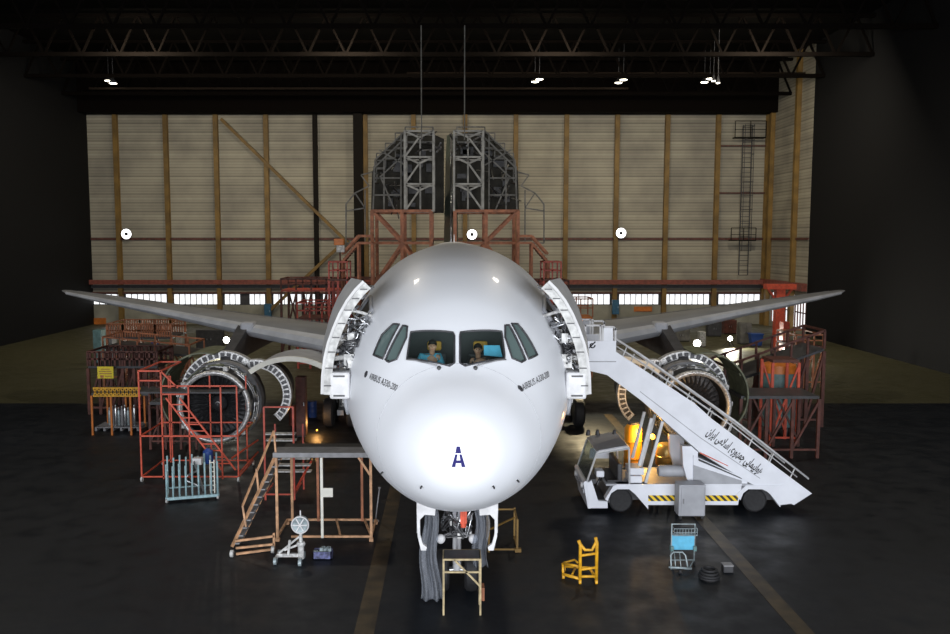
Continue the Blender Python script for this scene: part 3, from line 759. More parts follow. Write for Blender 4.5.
for k in range(14): MB().box((gx + r2.uniform(-.36, .36), gy - .3, r2.uniform(1.5, 2.4)), (r2.uniform(.05, .13),) * 3).build('gear_fitting', ('dirty_white', 'dark_metal')[k % 2], gear)
m = MB().tube([(gx, gy - .14, 1.6), (gx, gy - .45, 1.15), (gx, gy - .12, .75)], .035, 8); m.build('torque_link', 'mid_grey', gear)
for s in (-1, 1):   # gear bay doors hang like white brackets
    x = gx + s * .80
    pts = [(x + s * .06, 3.15), (x - s * .30, 2.62), (x - s * .28, 2.40), (x - s * .04, 2.42), (x + s * .07, 2.3), (x + s * .07, 1.95), (x + s * .01, 1.72), (x - s * .09, 1.64), (x - s * .07, 1.56), (x + s * .05, 1.56), (x + s * .13, 1.9), (x + s * .15, 2.5), (x + s * .15, 3.15)]
    d = MB().prism([(a, b) for a, b in pts], gy - 1.5, gy - 1.38).build('gear_door_frame', 'bright_white', plane, bevel=.01, label='white gear door end frame')
    MB().box2((x + s * .11, gy - 1.4, 1.95), (x + s * .15, gy + .9, 3.1)).build('gear_door', 'bright_white', d)
# main gear
for s in (-1, 1):
    mx, my = XA + s * 5.35, 42.0
    g = MB().tube([(mx, my, 4.3), (mx, my, .8)], .2, 12).build('main_gear', 'dirty_white', plane, 'auto')
    for dx in (-.55, .55):
        for dy in (-.95, .95):
            w = MB().lathe((mx + dx, my + dy, .69), [(-.22, .42), (-.24, .58), (-.17, .67), (0, .69), (.17, .67), (.24, .58), (.22, .42)], 28, 'x').build('main_wheel', 'rubber', g, 'auto')
            MB().lathe((mx + dx, my + dy, .69), [(-.16, .4), (-.18, .2), (.18, .2), (.16, .4)], 20, 'x').build('hub', 'mid_grey', w, 'auto')
    MB().box((mx, my, .69), (.3, 2.2, .25)).build('bogie_beam', 'mid_grey', g)
    MB().box2((mx - s * .62, my - .3, 1.5), (mx - s * .52, my + .9, 3.4)).build('gear_leg_door', 'dirty_white', g)
    m = MB()
    for k in range(10): m.tube([(mx + r2.uniform(-.4, .4), my - r2.uniform(.2, .6), r2.uniform(.9, 2.2)) for _ in range(3)], .035, 5)
    m.build('brake_lines', 'steel', g)
# plastic film draped by the nose gear
def film(name, x0, x1, z0, z1, y, seed, label, flare):
    def fn(u, v):
        w = 1 + flare * (1 - v); xm = (x0 + x1) / 2; hw = (x1 - x0) / 2 * w
        return (xm + hw * (2 * u - 1) + .05 * math.sin(9 * v + seed), y + .07 * math.sin(14 * u + seed) * (1.2 - v) + .03 * math.sin(23 * u + 5 * v), z0 + (z1 - z0) * v)
    o = MB().grid(fn, 24, 24).build(name, 'plastic_film', None, True, solid=.008); tag(o, label, 'plastic sheet'); return o
film('plastic_sheet', gx - .80, gx - .52, .05, 2.75, gy - .75, 1, 'long grey clear plastic sheet hanging left of the nose gear to the floor', .9)
film('plastic_sheet', gx + .42, gx + .74, .9, 2.85, gy - .75, 3, 'shorter clear plastic sheet hanging right of the nose gear', .1)
# ================================================================ DOCKS, STANDS AND PLATFORMS
def segs_part(name, segs, w, m, parent, **k):
    "touching bars make one part; bars that do not touch become parts of their own"
    segs = [(Vector(a), Vector(b)) for a, b in segs]; gr = []
    def near(s, t):
        for (p, (a, b)) in ((s[0], t), (s[1], t), (t[0], s), (t[1], s)):
            d = b - a; u = max(0, min(1, (p - a).dot(d) / max(d.length_squared, 1e-9)))
            if (a + d * u - p).length < w * 1.3: return True
        return False
    for s in segs:
        hit_ = [g for g in gr if any(near(s, t) for t in g)]; new = [s]
        for g in hit_: new += g; gr.remove(g)
        gr.append(new)
    out = [bars(g, w).build(name, m, parent, **k) for g in gr]
    return out[0]
def platform(name, label, cat, x0, x1, y0, y1, z, m, rail=1.0, deck_m=None, group=None, w=.07, nx=3, brace=True, slope=0.0, slats=0, kick=True, mid=True, legs=True):
    "work platform on posts with a guard rail; slope = rise of the deck from x0 to x1"
    t = thing(name, label, cat, ((x0 + x1) / 2, (y0 + y1) / 2, 0), group)
    Z = lambda x: z + slope * (x - x0) / (x1 - x0)
    MB().add([(x0, y0, Z(x0)), (x1, y0, Z(x1)), (x1, y1, Z(x1)), (x0, y1, Z(x0)), (x0, y0, Z(x0) - .12), (x1, y0, Z(x1) - .12), (x1, y1, Z(x1) - .12), (x0, y1, Z(x0) - .12)],
             [(0, 1, 2, 3), (7, 6, 5, 4), (0, 4, 5, 1), (1, 5, 6, 2), (2, 6, 7, 3), (3, 7, 4, 0)]).build('deck', deck_m or m, t)
    xs = [x0 + (x1 - x0) * i / nx for i in range(nx + 1)]
    if legs:
        for x in xs:
            for y in (y0, y1): MB().bar((x, y, 0), (x, y, Z(x) - .12), w * 1.2).build('post', m, t)
        if brace:
            s = []
            for a, b in zip(xs[:-1], xs[1:]): s += [((a, y0, .3), (b, y0, Z(b) - .2)), ((b, y1, .3), (a, y1, Z(a) - .2)), ((a, y0, .35), (b, y0, .35))]
            segs_part('brace', s, w * .8, m, t)
    if rail:
        s = []
        for y in (y0, y1):
            for x in xs: s.append(((x, y, Z(x)), (x, y, Z(x) + rail)))
            s.append(((x0, y, Z(x0) + rail), (x1, y, Z(x1) + rail)))
            if mid: s.append(((x0, y, Z(x0) + rail * .5), (x1, y, Z(x1) + rail * .5)))
            if slats:
                for k in range(slats): x = x0 + (x1 - x0) * (k + .5) / slats; s.append(((x, y, Z(x)), (x, y, Z(x) + rail)))
        for x in (x0, x1): s.append(((x, y0, Z(x) + rail), (x, y1, Z(x) + rail)))
        segs_part('guard_rail', s, w * .8, m, t)
    return t

# ---- tail docks, left and right of the fin
YT = 62.0
for sg in (-1, 1):
    q = lambda dx, py, Y=YT: (lambda p: Vector((p.x, p.y, p.z)))(P(445 + sg * dx, py, Y))
    side = 'left' if sg < 0 else 'right'
    t = thing('tail_dock', 'tall grey stepped tail dock on red legs, %s of the tail fin' % side, 'dock', (q(45, 300).x, YT + 2, 0), 'tail docks')
    zb = q(20, 211).z; zm = q(20, 243).z
    xs = [q(d, 211).x for d in ((14, 43, 73) if sg < 0 else (10, 41, 73))]
    for x in xs:
        for y in (YT, YT + 4): MB().bar((x, y, 0), (x, y, zb), .24).build('red_leg', 'rust_orange', t)
    s = []
    for y in (YT, YT + 4):
        s += [((xs[0], y, zb), (xs[2], y, zb)), ((xs[0], y, zm), (xs[2], y, zm)), ((xs[0], y, 5.5), (xs[2], y, 5.5)), ((xs[2], y, zb), (xs[1], y, zm)), ((xs[1], y, zm), (xs[2], y, 5.5)), ((xs[1], y, zm), (xs[0], y, 5.5))]
    for x in xs: s += [((x, YT, zb), (x, YT + 4, zb)), ((x, YT, zm), (x, YT + 4, zm))]
    segs_part('red_beam', s, .20, 'rust_orange', t)
    # white lattice tower
    xa, xb = (q(11.5, 200).x, q(40, 200).x) if sg < 0 else (q(9, 200).x, q(38, 200).x)
    lv = [q(20, p).z for p in (211, 184, 157, 131)]
    mt = 'dock_light'
    for x in (xa, xb):
        for y in (YT, YT + 2.2): MB().bar((x, y, lv[0]), (x, y, lv[-1]), .15).build('tower_post', mt, t)
    for i, z in enumerate(lv):
        s = [((xa, YT, z), (xb, YT, z)), ((xa, YT + 2.2, z), (xb, YT + 2.2, z)), ((xa, YT, z), (xa, YT + 2.2, z)), ((xb, YT, z), (xb, YT + 2.2, z))]
        if i < 3:
            z2 = lv[i + 1]; xm = (xa + xb) / 2; zz = z2 - .45
            s += [((xb, YT, z2), (xm, YT, zz)), ((xa, YT, z2), (xm, YT, zz)), ((xm, YT, zz), (xb, YT, z)), ((xm, YT + 2.2, z), (xm, YT + 2.2, z2))]
        segs_part('tower_tier', s, .12, mt, t)
    # stepped skin and decks behind
    si = 1 if sg < 0 else 10; sk = [q(si, 139, 66), q(12, 134, 66), q(40, 131, 66), q(68, 158, 66), q(73, 172, 66), q(74, 213, 66), q(si, 213, 66)]
    m = MB().prism([(p.x, p.z) for p in sk], 66.0, 66.3); m.build('skin_panel', 'dock_skin', t)
    steps = [(12, 133), (40, 139), (50, 149), (60, 159), (69, 172), (72, 188)]
    for i in range(5):
        x0, x1 = q(steps[i][0], 0, 65).x, q(steps[i + 1][0], 0, 65).x; z = q(0, steps[i][1] + 9, 65).z
        d = MB().box2((min(x0, x1), 64.4, z - .15), (max(x0, x1), 69, z)).build('step_deck', 'dock_grey', t)
        s = [((x0, 64.4, z), (x0, 64.4, z + 1.0)), ((x1, 64.4, z), (x1, 64.4, z + 1.0)), ((x0, 64.4, z + 1.0), (x1, 64.4, z + 1.0)), ((x0, 64.4, z + .5), (x1, 64.4, z + .5))]
        segs_part('step_rail', s, .08, 'dock_grey', d)
    for (a, b) in (((40, 131), (70, 160)), ((40, 138), (70, 167)), ((36, 150), (66, 178)), ((40, 165), (66, 150)), ((70, 160), (72, 211)), ((61, 160), (61, 211)), ((44, 135), (44, 211)), ((44, 178), (72, 178)), ((44, 195), (72, 195)), ((50, 211), (64, 178))):
        MB().bar(q(*a, 63.6), q(*b, 63.6), .10).build('side_brace', 'dock_grey', t)
    # outer light guard frames
    o = [((73, 172), (84, 175)), ((84, 175), (76, 186)), ((76, 186), (90, 193)), ((90, 193), (99, 204)), ((90, 193), (80, 208)), ((80, 208), (99, 211)), ((99, 204), (99, 243)), ((80, 190), (80, 243)), ((73, 243), (99, 243))]
    segs_part('side_guard', [(q(*a, 64), q(*b, 64)) for a, b in o], .09, 'dock_grey', t)
    # cluttered equipment inside
    r4 = random.Random(20 + sg)
    for k in range(14):
        d = r4.uniform(10, 66); py = r4.uniform(150, 205); MB().box(q(d, py, 65.8), (r4.uniform(.2, .8), .4, r4.uniform(.2, .9))).build('fitting_box', 'dark_grey', t)
    for k in range(12):
        d = r4.uniform(4, 40); py = r4.uniform(132, 160); MB().bar(q(d, py, 63), q(d + r4.uniform(-8, 8), py + r4.uniform(-6, 6), 64.5), .1).build('hoist_arm', ('mid_grey', 'dark_grey')[k % 2], t)
    for k in range(16):
        d = r4.uniform(40, 72); py = r4.uniform(168, 206); MB().bar(q(d, py, 63.5), q(d + r4.uniform(-12, 12), py + r4.uniform(-14, 14), 65.5), .07).build('side_brace', ('dock_grey', 'dark_grey')[k % 2], t)
# hoist wires up to the roof
for px in (421.5, 464.5):
    a = P(px, 140, 60.5); m = MB().tube([a, (a.x, a.y, ZC - 3.4)], .045, 6)
    o = m.build('hoist_cable', 'dock_grey'); tag(o, 'thin hoist cable from the roof above the %s tail dock' % ('left' if px < 440 else 'right'), 'cable', 'hoist cables over the tail')

# ---- red access stairs beside the tail docks
def X_(px, Y, z=1.2): return (px - CX) / FPX * (Y * math.cos(PITCH) + (HC - z) * math.sin(PITCH))
def Z_(py, Y): return P(450, py, Y).z
t = platform('access_platform', 'red access platform high beside the left tail dock', 'platform', X_(330, 58), X_(348, 58), 58, 60, Z_(279, 58), 'red_paint', Z_(262, 58) - Z_(279, 58), 'brown_red', 'red platforms around the tail', .12, 2)
t = platform('access_platform', 'red access platform below the right tail dock', 'platform', X_(543, 58), X_(560, 58), 58, 60, Z_(279, 58), 'red_paint', Z_(262, 58) - Z_(279, 58), 'brown_red', 'red platforms around the tail', .12, 2)
for sg, txt in ((-1, 'left'), (1, 'right')):
    q = lambda dx, py, Y=59: P(445 + sg * dx, py, Y)
    t = thing('access_stairs', 'red stairs climbing to the %s tail dock' % txt, 'stairs', q(100, 290) * 1.0, 'red stairs to the tail docks')
    s = [(q(87, 243), q(103, 262)), (q(87, 236), q(103, 254)), (q(73, 243), q(87, 243)), (q(87, 236), q(73, 236))]
    segs_part('stringer', [(a, b) for a, b in s] + [(a + Vector((0, 1.2, 0)), b + Vector((0, 1.2, 0))) for a, b in s], .16, 'rust_orange', t)
    m = MB()
    for k in range(8): p = q(88 + 2 * k, 244 + 2.4 * k); m.box((p.x, 59.6, p.z), (.3, 1.2, .05))
    m.build('tread', 'brown_red', t)
    s = []
    for px, py in ((73, 243), (87, 243), (103, 262)): a = q(px, py); s += [(a, (a.x, a.y, 0)), (a + Vector((0, 1.2, 0)), (a.x, a.y + 1.2, 0))]
    segs_part('post', s, .14, 'rust_orange', t)
platform('access_platform', 'wide red platform with clutter under the left tail dock', 'platform', X_(298, 60), X_(347, 60), 60, 63, Z_(318, 60), 'red_paint', Z_(303, 60) - Z_(318, 60), 'brown_red', 'red platforms around the tail', .12, 4)
platform('access_platform', 'long red gallery at crane rail height left of the fuselage', 'platform', X_(282, 66), X_(372, 66), 66, 69, Z_(290, 66), 'brown_red', Z_(279, 66) - Z_(290, 66), 'red_paint', 'red platforms around the tail', .14, 6)
platform('access_platform', 'red gallery at crane rail height right of the fuselage', 'platform', X_(528, 66), X_(568, 66), 66, 69, Z_(292, 66), 'brown_red', Z_(281, 66) - Z_(292, 66), 'red_paint', 'red platforms around the tail', .14, 4)
platform('access_platform', 'orange decked platform with railing right of the right cabin door', 'platform', X_(568, 56), X_(592, 56), 56, 58, Z_(317, 56), 'rust_orange', Z_(299, 56) - Z_(317, 56), 'orange_paint', 'red platforms around the tail', .09, 2, False)
c = P(340, 247, 58.8)
t = thing('equipment_case', 'orange and white case on a pole beside the left red stairs', 'case', (c.x, c.y, Z_(279, 58)))
MB().tube([(c.x, c.y, Z_(279, 58)), (c.x, c.y, c.z - .3)], .05, 8).build('stand_pole', 'brown_red', t)
MB().box2((c.x - .22, c.y - .2, c.z - .35), (c.x + .32, c.y + .2, c.z + .12)).build('case_body', 'dirty_white', t, bevel=.04)
MB().box2((c.x - .38, c.y - .22, c.z + .12), (c.x + .28, c.y + .22, c.z + .55)).build('case_lid', 'orange_paint', t, bevel=.04)

# ---- wing docks far left
platform('wing_dock', 'rusty slatted wing dock, topmost at the far left under the wing', 'dock', X_(108, 54), X_(172, 54), 54, 57, Z_(337, 54), 'rust_orange', Z_(324, 54) - Z_(337, 54), 'dark_grey', 'wing docks on the left', .10, 4, slats=26)
platform('wing_dock', 'long dark wing dock with orange rails sloping down to the right', 'dock', X_(104, 49), X_(190, 49), 49, 52, Z_(347, 49), 'rust_orange', Z_(337, 49) - Z_(347, 49), 'dark_grey', 'wing docks on the left', .10, 5, slope=-.45, mid=False)
platform('wing_dock', 'red lattice wing dock behind the yellow sign', 'dock', X_(89, 44), X_(158, 44), 44, 46.5, Z_(366, 44), 'brown_red', Z_(352, 44) - Z_(366, 44), 'dark_grey', 'wing docks on the left', .12, 6, slats=14)
platform('wing_dock', 'orange bench frame with yellow bracing at the left edge', 'dock', X_(92, 39.2), X_(150, 39.2), 39.2, 41, Z_(393, 39.2), 'orange_paint', None, 'dark_grey', 'wing docks on the left', .065, 3, brace=False)
m = MB(); xa, xb = X_(94, 39.1), X_(141, 39.1); z0, z1 = Z_(396, 39.1), Z_(388, 39.1)
for k in range(12): a = xa + (xb - xa) * k / 12; b = xa + (xb - xa) * (k + 1) / 12; m.bar((a, 39.1, z0), (b, 39.1, z1), .05).bar((a, 39.1, z1), (b, 39.1, z0), .05)
m.bar((xa, 39.1, z0), (xb, 39.1, z0), .06).bar((xa, 39.1, z1), (xb, 39.1, z1), .06)
o = m.build('lattice_beam', 'yellow_paint'); tag(o, 'yellow lattice beam lying along the orange bench frame, left edge', 'beam')
# yellow sign
c = P(105.5, 372.5, 43.6)
t = thing('warning_sign', 'yellow square warning sign on the red lattice dock, far left', 'sign', c)
MB().box(c, (.80, .03, .60)).build('sign_plate', 'sign_yellow', t)
m = MB()
for i, (a, b) in enumerate(((-.22, .22), (-.32, .30), (-.30, .32))): m.box((c.x + (a + b) / 2, c.y - .02, c.z + .17 - i * .11), (b - a, .01, .035))
m.box((c.x - .18, c.y - .02, c.z - .2), (.16, .01, .12)).box((c.x + .14, c.y - .02, c.z - .18), (.34, .01, .04)); m.build('sign_marks', 'rust_orange', t)
# row of grey gas bottles on a pale pallet
gp = G(115, 431); yb = gp.y
t = thing('pallet', 'long pale pallet on the floor at the left edge', 'pallet', (X_(115, yb), yb + .5, 0))
m = MB(); xa, xb = X_(94, yb), X_(138, yb)
for k in range(5): m.box2((xa, yb + k * .25, .14), (xb, yb + k * .25 + .18, .18))
for k in range(6): x = xa + (xb - xa - .1) * k / 5; m.box2((x, yb, 0), (x + .1, yb + 1.18, .14))
m.build('slats', 'mid_grey', t)
for k in range(9):
    x = X_(109.5 + 3.1 * k, yb + .5); h = .78 + .06 * (k % 3)
    t = thing('gas_bottle', 'grey gas bottle standing in the row on the long pale pallet', 'bottle', (x, yb + .45, .18), 'gas bottles on the pallet')
    MB().lathe((x, yb + .45, .18), [(0, .055), (.02, .065), (h - .12, .065), (h - .05, .04), (h, .02)], 14, 'z').build('bottle_body', ('trolley_grey', 'mid_grey', 'steel')[k % 3], t, 'auto')
    MB().lathe((x, yb + .45, .18 + h), [(-.01, .02), (.0, .03), (.05, .03), (.07, .015)], 10, 'z').build('valve', 'dirty_white', t)
# grey-blue cabinets and barrels
def cabinet(px0, px1, py0, py1, Y, m, label, name='equipment_cabinet', depth=.8, cat='cabinet', grp=None):
    a = P(px0, py1, Y); b = P(px1, py0, Y); a.z = 0
    t = thing(name, label, cat, ((a.x + b.x) / 2, Y + depth / 2, 0), grp)
    MB().box2((a.x, Y, .06), (b.x, Y + depth, b.z)).build('cabinet_body', m, t, bevel=.03)
    n = 2 if b.x - a.x > .7 else 1; w = (b.x - a.x) / n
    for i in range(n):
        d = MB().box2((a.x + w * i + .03, Y - .03, .12), (a.x + w * (i + 1) - .03, Y, b.z - .06)).build('door', m, t)
        MB().box((a.x + w * i + (w * .85 if i == 0 else w * .15), Y - .05, b.z * .55), (.03, .04, .15)).build('handle', 'steel', d)
    MB().box2((a.x + .03, Y + .04, 0), (b.x - .03, Y + depth - .04, .06)).build('plinth', 'black', t)
    return t
cabinet(93, 101, 330, 344, 60, 'dull_teal', 'blue grey cabinet at the left edge beneath the wing tip')
cabinet(102, 112, 328, 342, 62, 'mid_grey', 'grey cabinet beside the blue grey one at the left edge')
cabinet(176, 181, 326, 337, 66, 'dirty_white', 'narrow white cabinet under the left wing')
cabinet(196, 222, 330, 342, 70, 'dark_grey', 'dark equipment cabinet under the left wing')
cabinet(234, 262, 326, 340, 78, 'dock_grey', 'grey cabinet against the back wall left of the fuselage')
def barrel(px, py0, py1, rpx, m, label, Y=None):
    g = G(px, py1); Y = Y or g.y; x = X_(px, Y); r = rpx * Y / FPX; h = Z_(py0, Y) - Z_(py1, Y)
    t = thing('barrel', label, 'barrel', (x, Y, 0))
    pr = [(0, r), (.02, r)]
    for k in (1, 2): pr += [(h * k / 3 - .02, r), (h * k / 3, r * 1.04), (h * k / 3 + .02, r)]
    MB().lathe((x, Y, 0), pr + [(h - .02, r * 1.02), (h, r * .98)], 28, 'z').build('drum', m, t, 'auto')
    MB().lathe((x + r * .5, Y - r * .3, h), [(0, .05), (.03, .05)], 12, 'z').build('bung', 'dark_grey', t)
    return t
barrel(312, 401, 417, 4.6, 'blue', 'blue barrel on the floor between the left engine and main wheels')
barrel(155, 342, 354, 4.0, 'blue', 'blue barrel in front of the long dark wing dock')
barrel(292, 405, 425, 3.5, 'brown_red', 'dark red barrel behind the red step ladder')
barrel(303, 414, 432, 4.0, 'gold', 'brown barrel near the orange glow left of the nose')

# ---- red engine access stand in front of the left engine
g0 = G(138, 482); ya = g0.y; yb2 = ya + 2.4
xs = [X_(141, ya), X_(163, ya), X_(190, ya), X_(238, ya)]
zt = Z_(371, ya); zd = Z_(386, ya)
t = thing('engine_stand', 'tall bright red tube stand in front of the left engine', 'stand', ((xs[0] + xs[-1]) / 2, ya, 0))
for x, top, y in ((xs[0], zt, ya), (xs[1], zt, ya), (xs[2], zd, ya), (X_(222, ya), zd, ya), (xs[3], zd, ya), (xs[0] + .3, zd, yb2), (X_(172, yb2), zd, yb2), (X_(211, yb2), zd + .2, yb2), (X_(247, yb2), zd, yb2)):
    MB().bar((x, y, .12), (x, y, top), .05).build('post', 'bright_red', t)
s = []
zl = Z_(436, ya)
for z in (.2, zl): s += [((xs[0], ya, z), (xs[3], ya, z)), ((xs[0], yb2, z), (xs[3], yb2, z)), ((xs[0], ya, z), (xs[0], yb2, z)), ((xs[3], ya, z), (xs[3], yb2, z))]
s += [((xs[0], ya, zt), (xs[1], ya, zt)), ((xs[0], ya, zt - .35), (xs[1], ya, zt - .35)), ((xs[0], yb2, zt), (xs[1], yb2, zt)), ((xs[0], ya, zt), (xs[0], yb2, zt)), ((xs[1], ya, zt), (xs[1], yb2, zt)), ((xs[1], ya, zd), (xs[3], ya, zd)), ((xs[1], ya, zd - .3), (xs[2], ya, zd - .3))]
s += [((xs[1], ya, zt), (P(178, 388, ya))), (P(232, 458, ya), P(258, 440, yb2)), (P(258, 452, yb2), (xs[3], ya, .3))]
segs_part('rail', s, .05, 'bright_red', t)
MB().box2((X_(150, yb2), yb2 - .9, Z_(388, yb2) - .06), (X_(246, yb2), yb2, Z_(388, yb2))).build('deck', 'dark_grey', t)
l0, l1 = P(166, 398, ya), P(222, 470, ya)
la = [(l0, l1), (l0 + Vector((.5, 0, 0)), l1 + Vector((.5, 0, 0)))]
lad = segs_part('ladder_rail', la, .055, 'bright_red', t)
s = []
for k in range(1, 11): p = l0.lerp(l1, k / 11); s.append((p, p + Vector((.5, 0, 0))))
segs_part('rung', s, .04, 'bright_red', lad)
for x, y in ((xs[0], ya), (xs[3], ya), (xs[0], yb2), (xs[3], yb2)): MB().lathe((x - .03, y, .10), [(0, .06), (0, .10), (.06, .10), (.06, .06)], 16, 'x').build('castor', 'dirty_white', t)
cbl = P(208, 455, ya - .25)
o = MB().lathe((cbl.x, cbl.y, cbl.z - .3), [(0, .14), (.1, .20), (.45, .18), (.55, .05)], 14, 'z').build('hanging_bag', 'blue', None, 'auto'); tag(o, 'blue bag hanging on the ladder of the red engine stand', 'bag')

# ---- second red stand behind, at the left edge
platform('work_stand', 'dark red work stand behind the red engine stand', 'stand', X_(150, 36.5), X_(196, 36.5), 36.5, 37.5, Z_(402, 36.5), 'brown_red', .9, 'dark_grey', None, .08, 3)

# ---- teal rack trolley
ga = G(167, 503); gb = G(218, 499); d = (gb - ga); L = d.length; rz = math.atan2(d.y, d.x); ux = d.normalized(); uy = Vector((-ux.y, ux.x, 0))
t = thing('bar_rack_trolley', 'pale teal trolley with rows of upright bars, below the left engine', 'trolley', ga + d * .5)
hh = Z_(461, ga.y) * .86; dep = 1.25
base = MB(); 
for k in range(2): base.bar(ga + uy * dep * k + Vector((0, 0, .14)), gb + uy * dep * k + Vector((0, 0, .14)), .09)
for k in range(2): base.bar(ga + d * k + Vector((0, 0, .14)), ga + d * k + uy * dep + Vector((0, 0, .14)), .09)
base.build('base_frame', 'teal_paint', t)
MB().add([ga + Vector((0, 0, .16)), gb + Vector((0, 0, .16)), gb + uy * dep + Vector((0, 0, .16)), ga + uy * dep + Vector((0, 0, .16))], [(0, 1, 2, 3)]).build('floor_plate', 'dark_grey', t, solid=.02)
for r_ in range(2):
    for k in range(9):
        p = ga + d * (k / 8) + uy * dep * r_; h = hh + (.0 if k % 2 else .08)
        MB().tube([p + Vector((0, 0, .16)), p + Vector((0, 0, h))], .032, 8).build('upright', 'teal_paint', t, True)
for k in (0, .5, 1):
    p = ga + d * k; MB().bar(p + Vector((0, 0, .75)), p + uy * dep + Vector((0, 0, .75)), .05).build('cross_bar', 'teal_paint', t)
for k in (0, 1):
    for j in (0, 1): p = ga + d * k + uy * dep * j; MB().lathe((p.x - .03, p.y, .07), [(0, .03), (0, .07), (.06, .07), (.06, .03)], 14, 'x').build('castor', 'dirty_white', t)
# odds and ends stored in it
p = ga + d * .62 + uy * .5
o = MB().box((p.x, p.y, 1.25), (.30, .25, .22)).tube([(p.x, p.y, .18), (p.x, p.y, 1.2)], .03, 8).build('white_box_on_pole', 'bright_white', None); tag(o, 'white box on a short pole inside the teal trolley', 'box')
p = ga + d * .5 + uy * .35
m = MB(); pts = [(p.x + .22 * math.cos(k * .5), p.y + .05 * math.sin(k), .35 + .055 * k) for k in range(16)]; m.tube(pts, .035, 7)
o = m.build('coiled_hose', 'steel', None, True); tag(o, 'grey coiled hose standing inside the teal trolley', 'hose')
o = MB().bar(ga + d * .55 + uy * .2 + Vector((0, 0, 1.3)), ga + d * .72 + uy * .4 + Vector((0, 0, .2)), .06).build('loose_tube', 'steel'); tag(o, 'loose grey tube leaning inside the teal trolley', 'tube')
p = ga + d * .9 + uy * .1
m = MB().bar((p.x - .07, p.y, .2), (p.x - .07, p.y, 1.35), .035).bar((p.x + .07, p.y, .2), (p.x + .07, p.y, 1.35), .035)
for k in range(7): m.box((p.x, p.y, .3 + k * .16), (.16, .04, .03))
o = m.build('folded_steps', 'paper'); tag(o, 'narrow pale folded steps at the right end of the teal trolley', 'steps')

# ---- tan maintenance stand left of the nose
y0, y1 = G(340, 541).y, G(330, 524).y
zd = Z_(446, (y0 + y1) / 2) ; xa, xb = X_(277, y0), X_(371, y0)
t = thing('maintenance_stand', 'tan tube maintenance stand with grey deck, left of the nose', 'stand', ((xa + xb) / 2, y0, 0))
MB().box2((xa - .1, y0, zd - .16), (xb + .0, y0 + .75, zd - .02)).build('deck', 'mid_grey', t); MB().box2((xa, y0 + .75, zd - .18), (xb, y1 + .08, zd - .12)).build('rear_shelf', 'black', t)
for x, y, mm in ((xa, y0, 'tan_paint'), (xa + .16, y1, 'tan_paint'), (X_(322, y0), y0, 'paper'), (X_(318, y1), y1, 'rust_orange'), (xb, y0, 'tan_paint'), (X_(362, y1), y1, 'rust_orange')):
    MB().bar((x, y, .1), (x, y, zd - .16), .075).build('leg', mm, t)
s = [((xa + .4, y0, .14), (xb, y0, .14)), ((xa, y1, .14), (xb - .1, y1, .14)), ((xa, y0, .14), (xa, y1, .14)), ((xb, y0, .14), (xb, y1, .14)), ((X_(340, y0), y0, .14), (X_(336, y1), y1, .14)), ((xb - .35, y1, .14), (xb, y0, .14)),
     ((xb, y0, zd - .7), (xb - .35, y0, zd - .16)), ((xb - .02, y1, zd - .6), (xb - .3, y1, zd - .1))]
segs_part('base_frame', s, .06, 'tan_paint', t)
for x, y in ((xa, y0), (xa, y1), (xb, y0), (xb, y1)): MB().box((x, y, .05), (.12, .12, .1)).build('foot', 'tan_paint', t)
# sloping stair of the stand
f0 = G(232, 552); f1 = P(276, 455, y0 + .1)
ld = thing_l = bars([(f0 + Vector((0, 0, .15)), f1), (f0 + Vector((.12, .75, .15)), f1 + Vector((.12, .75, 0)))], .07).build('stair_stringer', 'tan_paint', t)
m = MB()
for k in range(12): p = (f0 + Vector((0, 0, .15))).lerp(f1, (k + .4) / 12); m.box(p + Vector((.06, .37, 0)), (.22, .75, .035))
m.build('tread', 'mid_grey', ld)
hr = Vector((-.05, 0, .72))
segs_part('hand_rail', [(f0.lerp(f1, .28) + hr * .9 + Vector((0, 0, -.1)), f1 + hr), (f0.lerp(f1, .28) + hr * .9 + Vector((0, 0, -.1)), f0.lerp(f1, .22) + Vector((.12, 0, .1))), (f0.lerp(f1, .6) + hr, f0.lerp(f1, .6)), (f1 + hr, f1)], .05, 'tan_paint', ld)
e0, e1 = P(236, 540, f0.y), P(272, 536, f0.y); 
s = [(P(235, 541, f0.y), P(274, 536, f0.y)), (P(236, 548, f0.y), P(274, 544, f0.y)), (G(236, 556) + Vector((0, 0, .06)), G(274, 551) + Vector((0, 0, .06))), (P(274, 533, f0.y), G(274, 552) + Vector((0, 0, .05)))]
segs_part('stair_base', s, .06, 'tan_paint', ld)
for px, py in ((232, 557), (273, 553)): p = G(px, py); MB().lathe((p.x - .04, p.y, .1), [(0, .04), (0, .10), (.08, .10), (.08, .04)], 16, 'x').build('castor', 'dirty_white', t)
c = P(327, 492.5, y0 - .06); 
o = MB().box(c, (.34, .015, .27)).build('paper_notice', 'paper'); tag(o, 'white paper notice tied to the middle leg of the tan stand', 'notice')
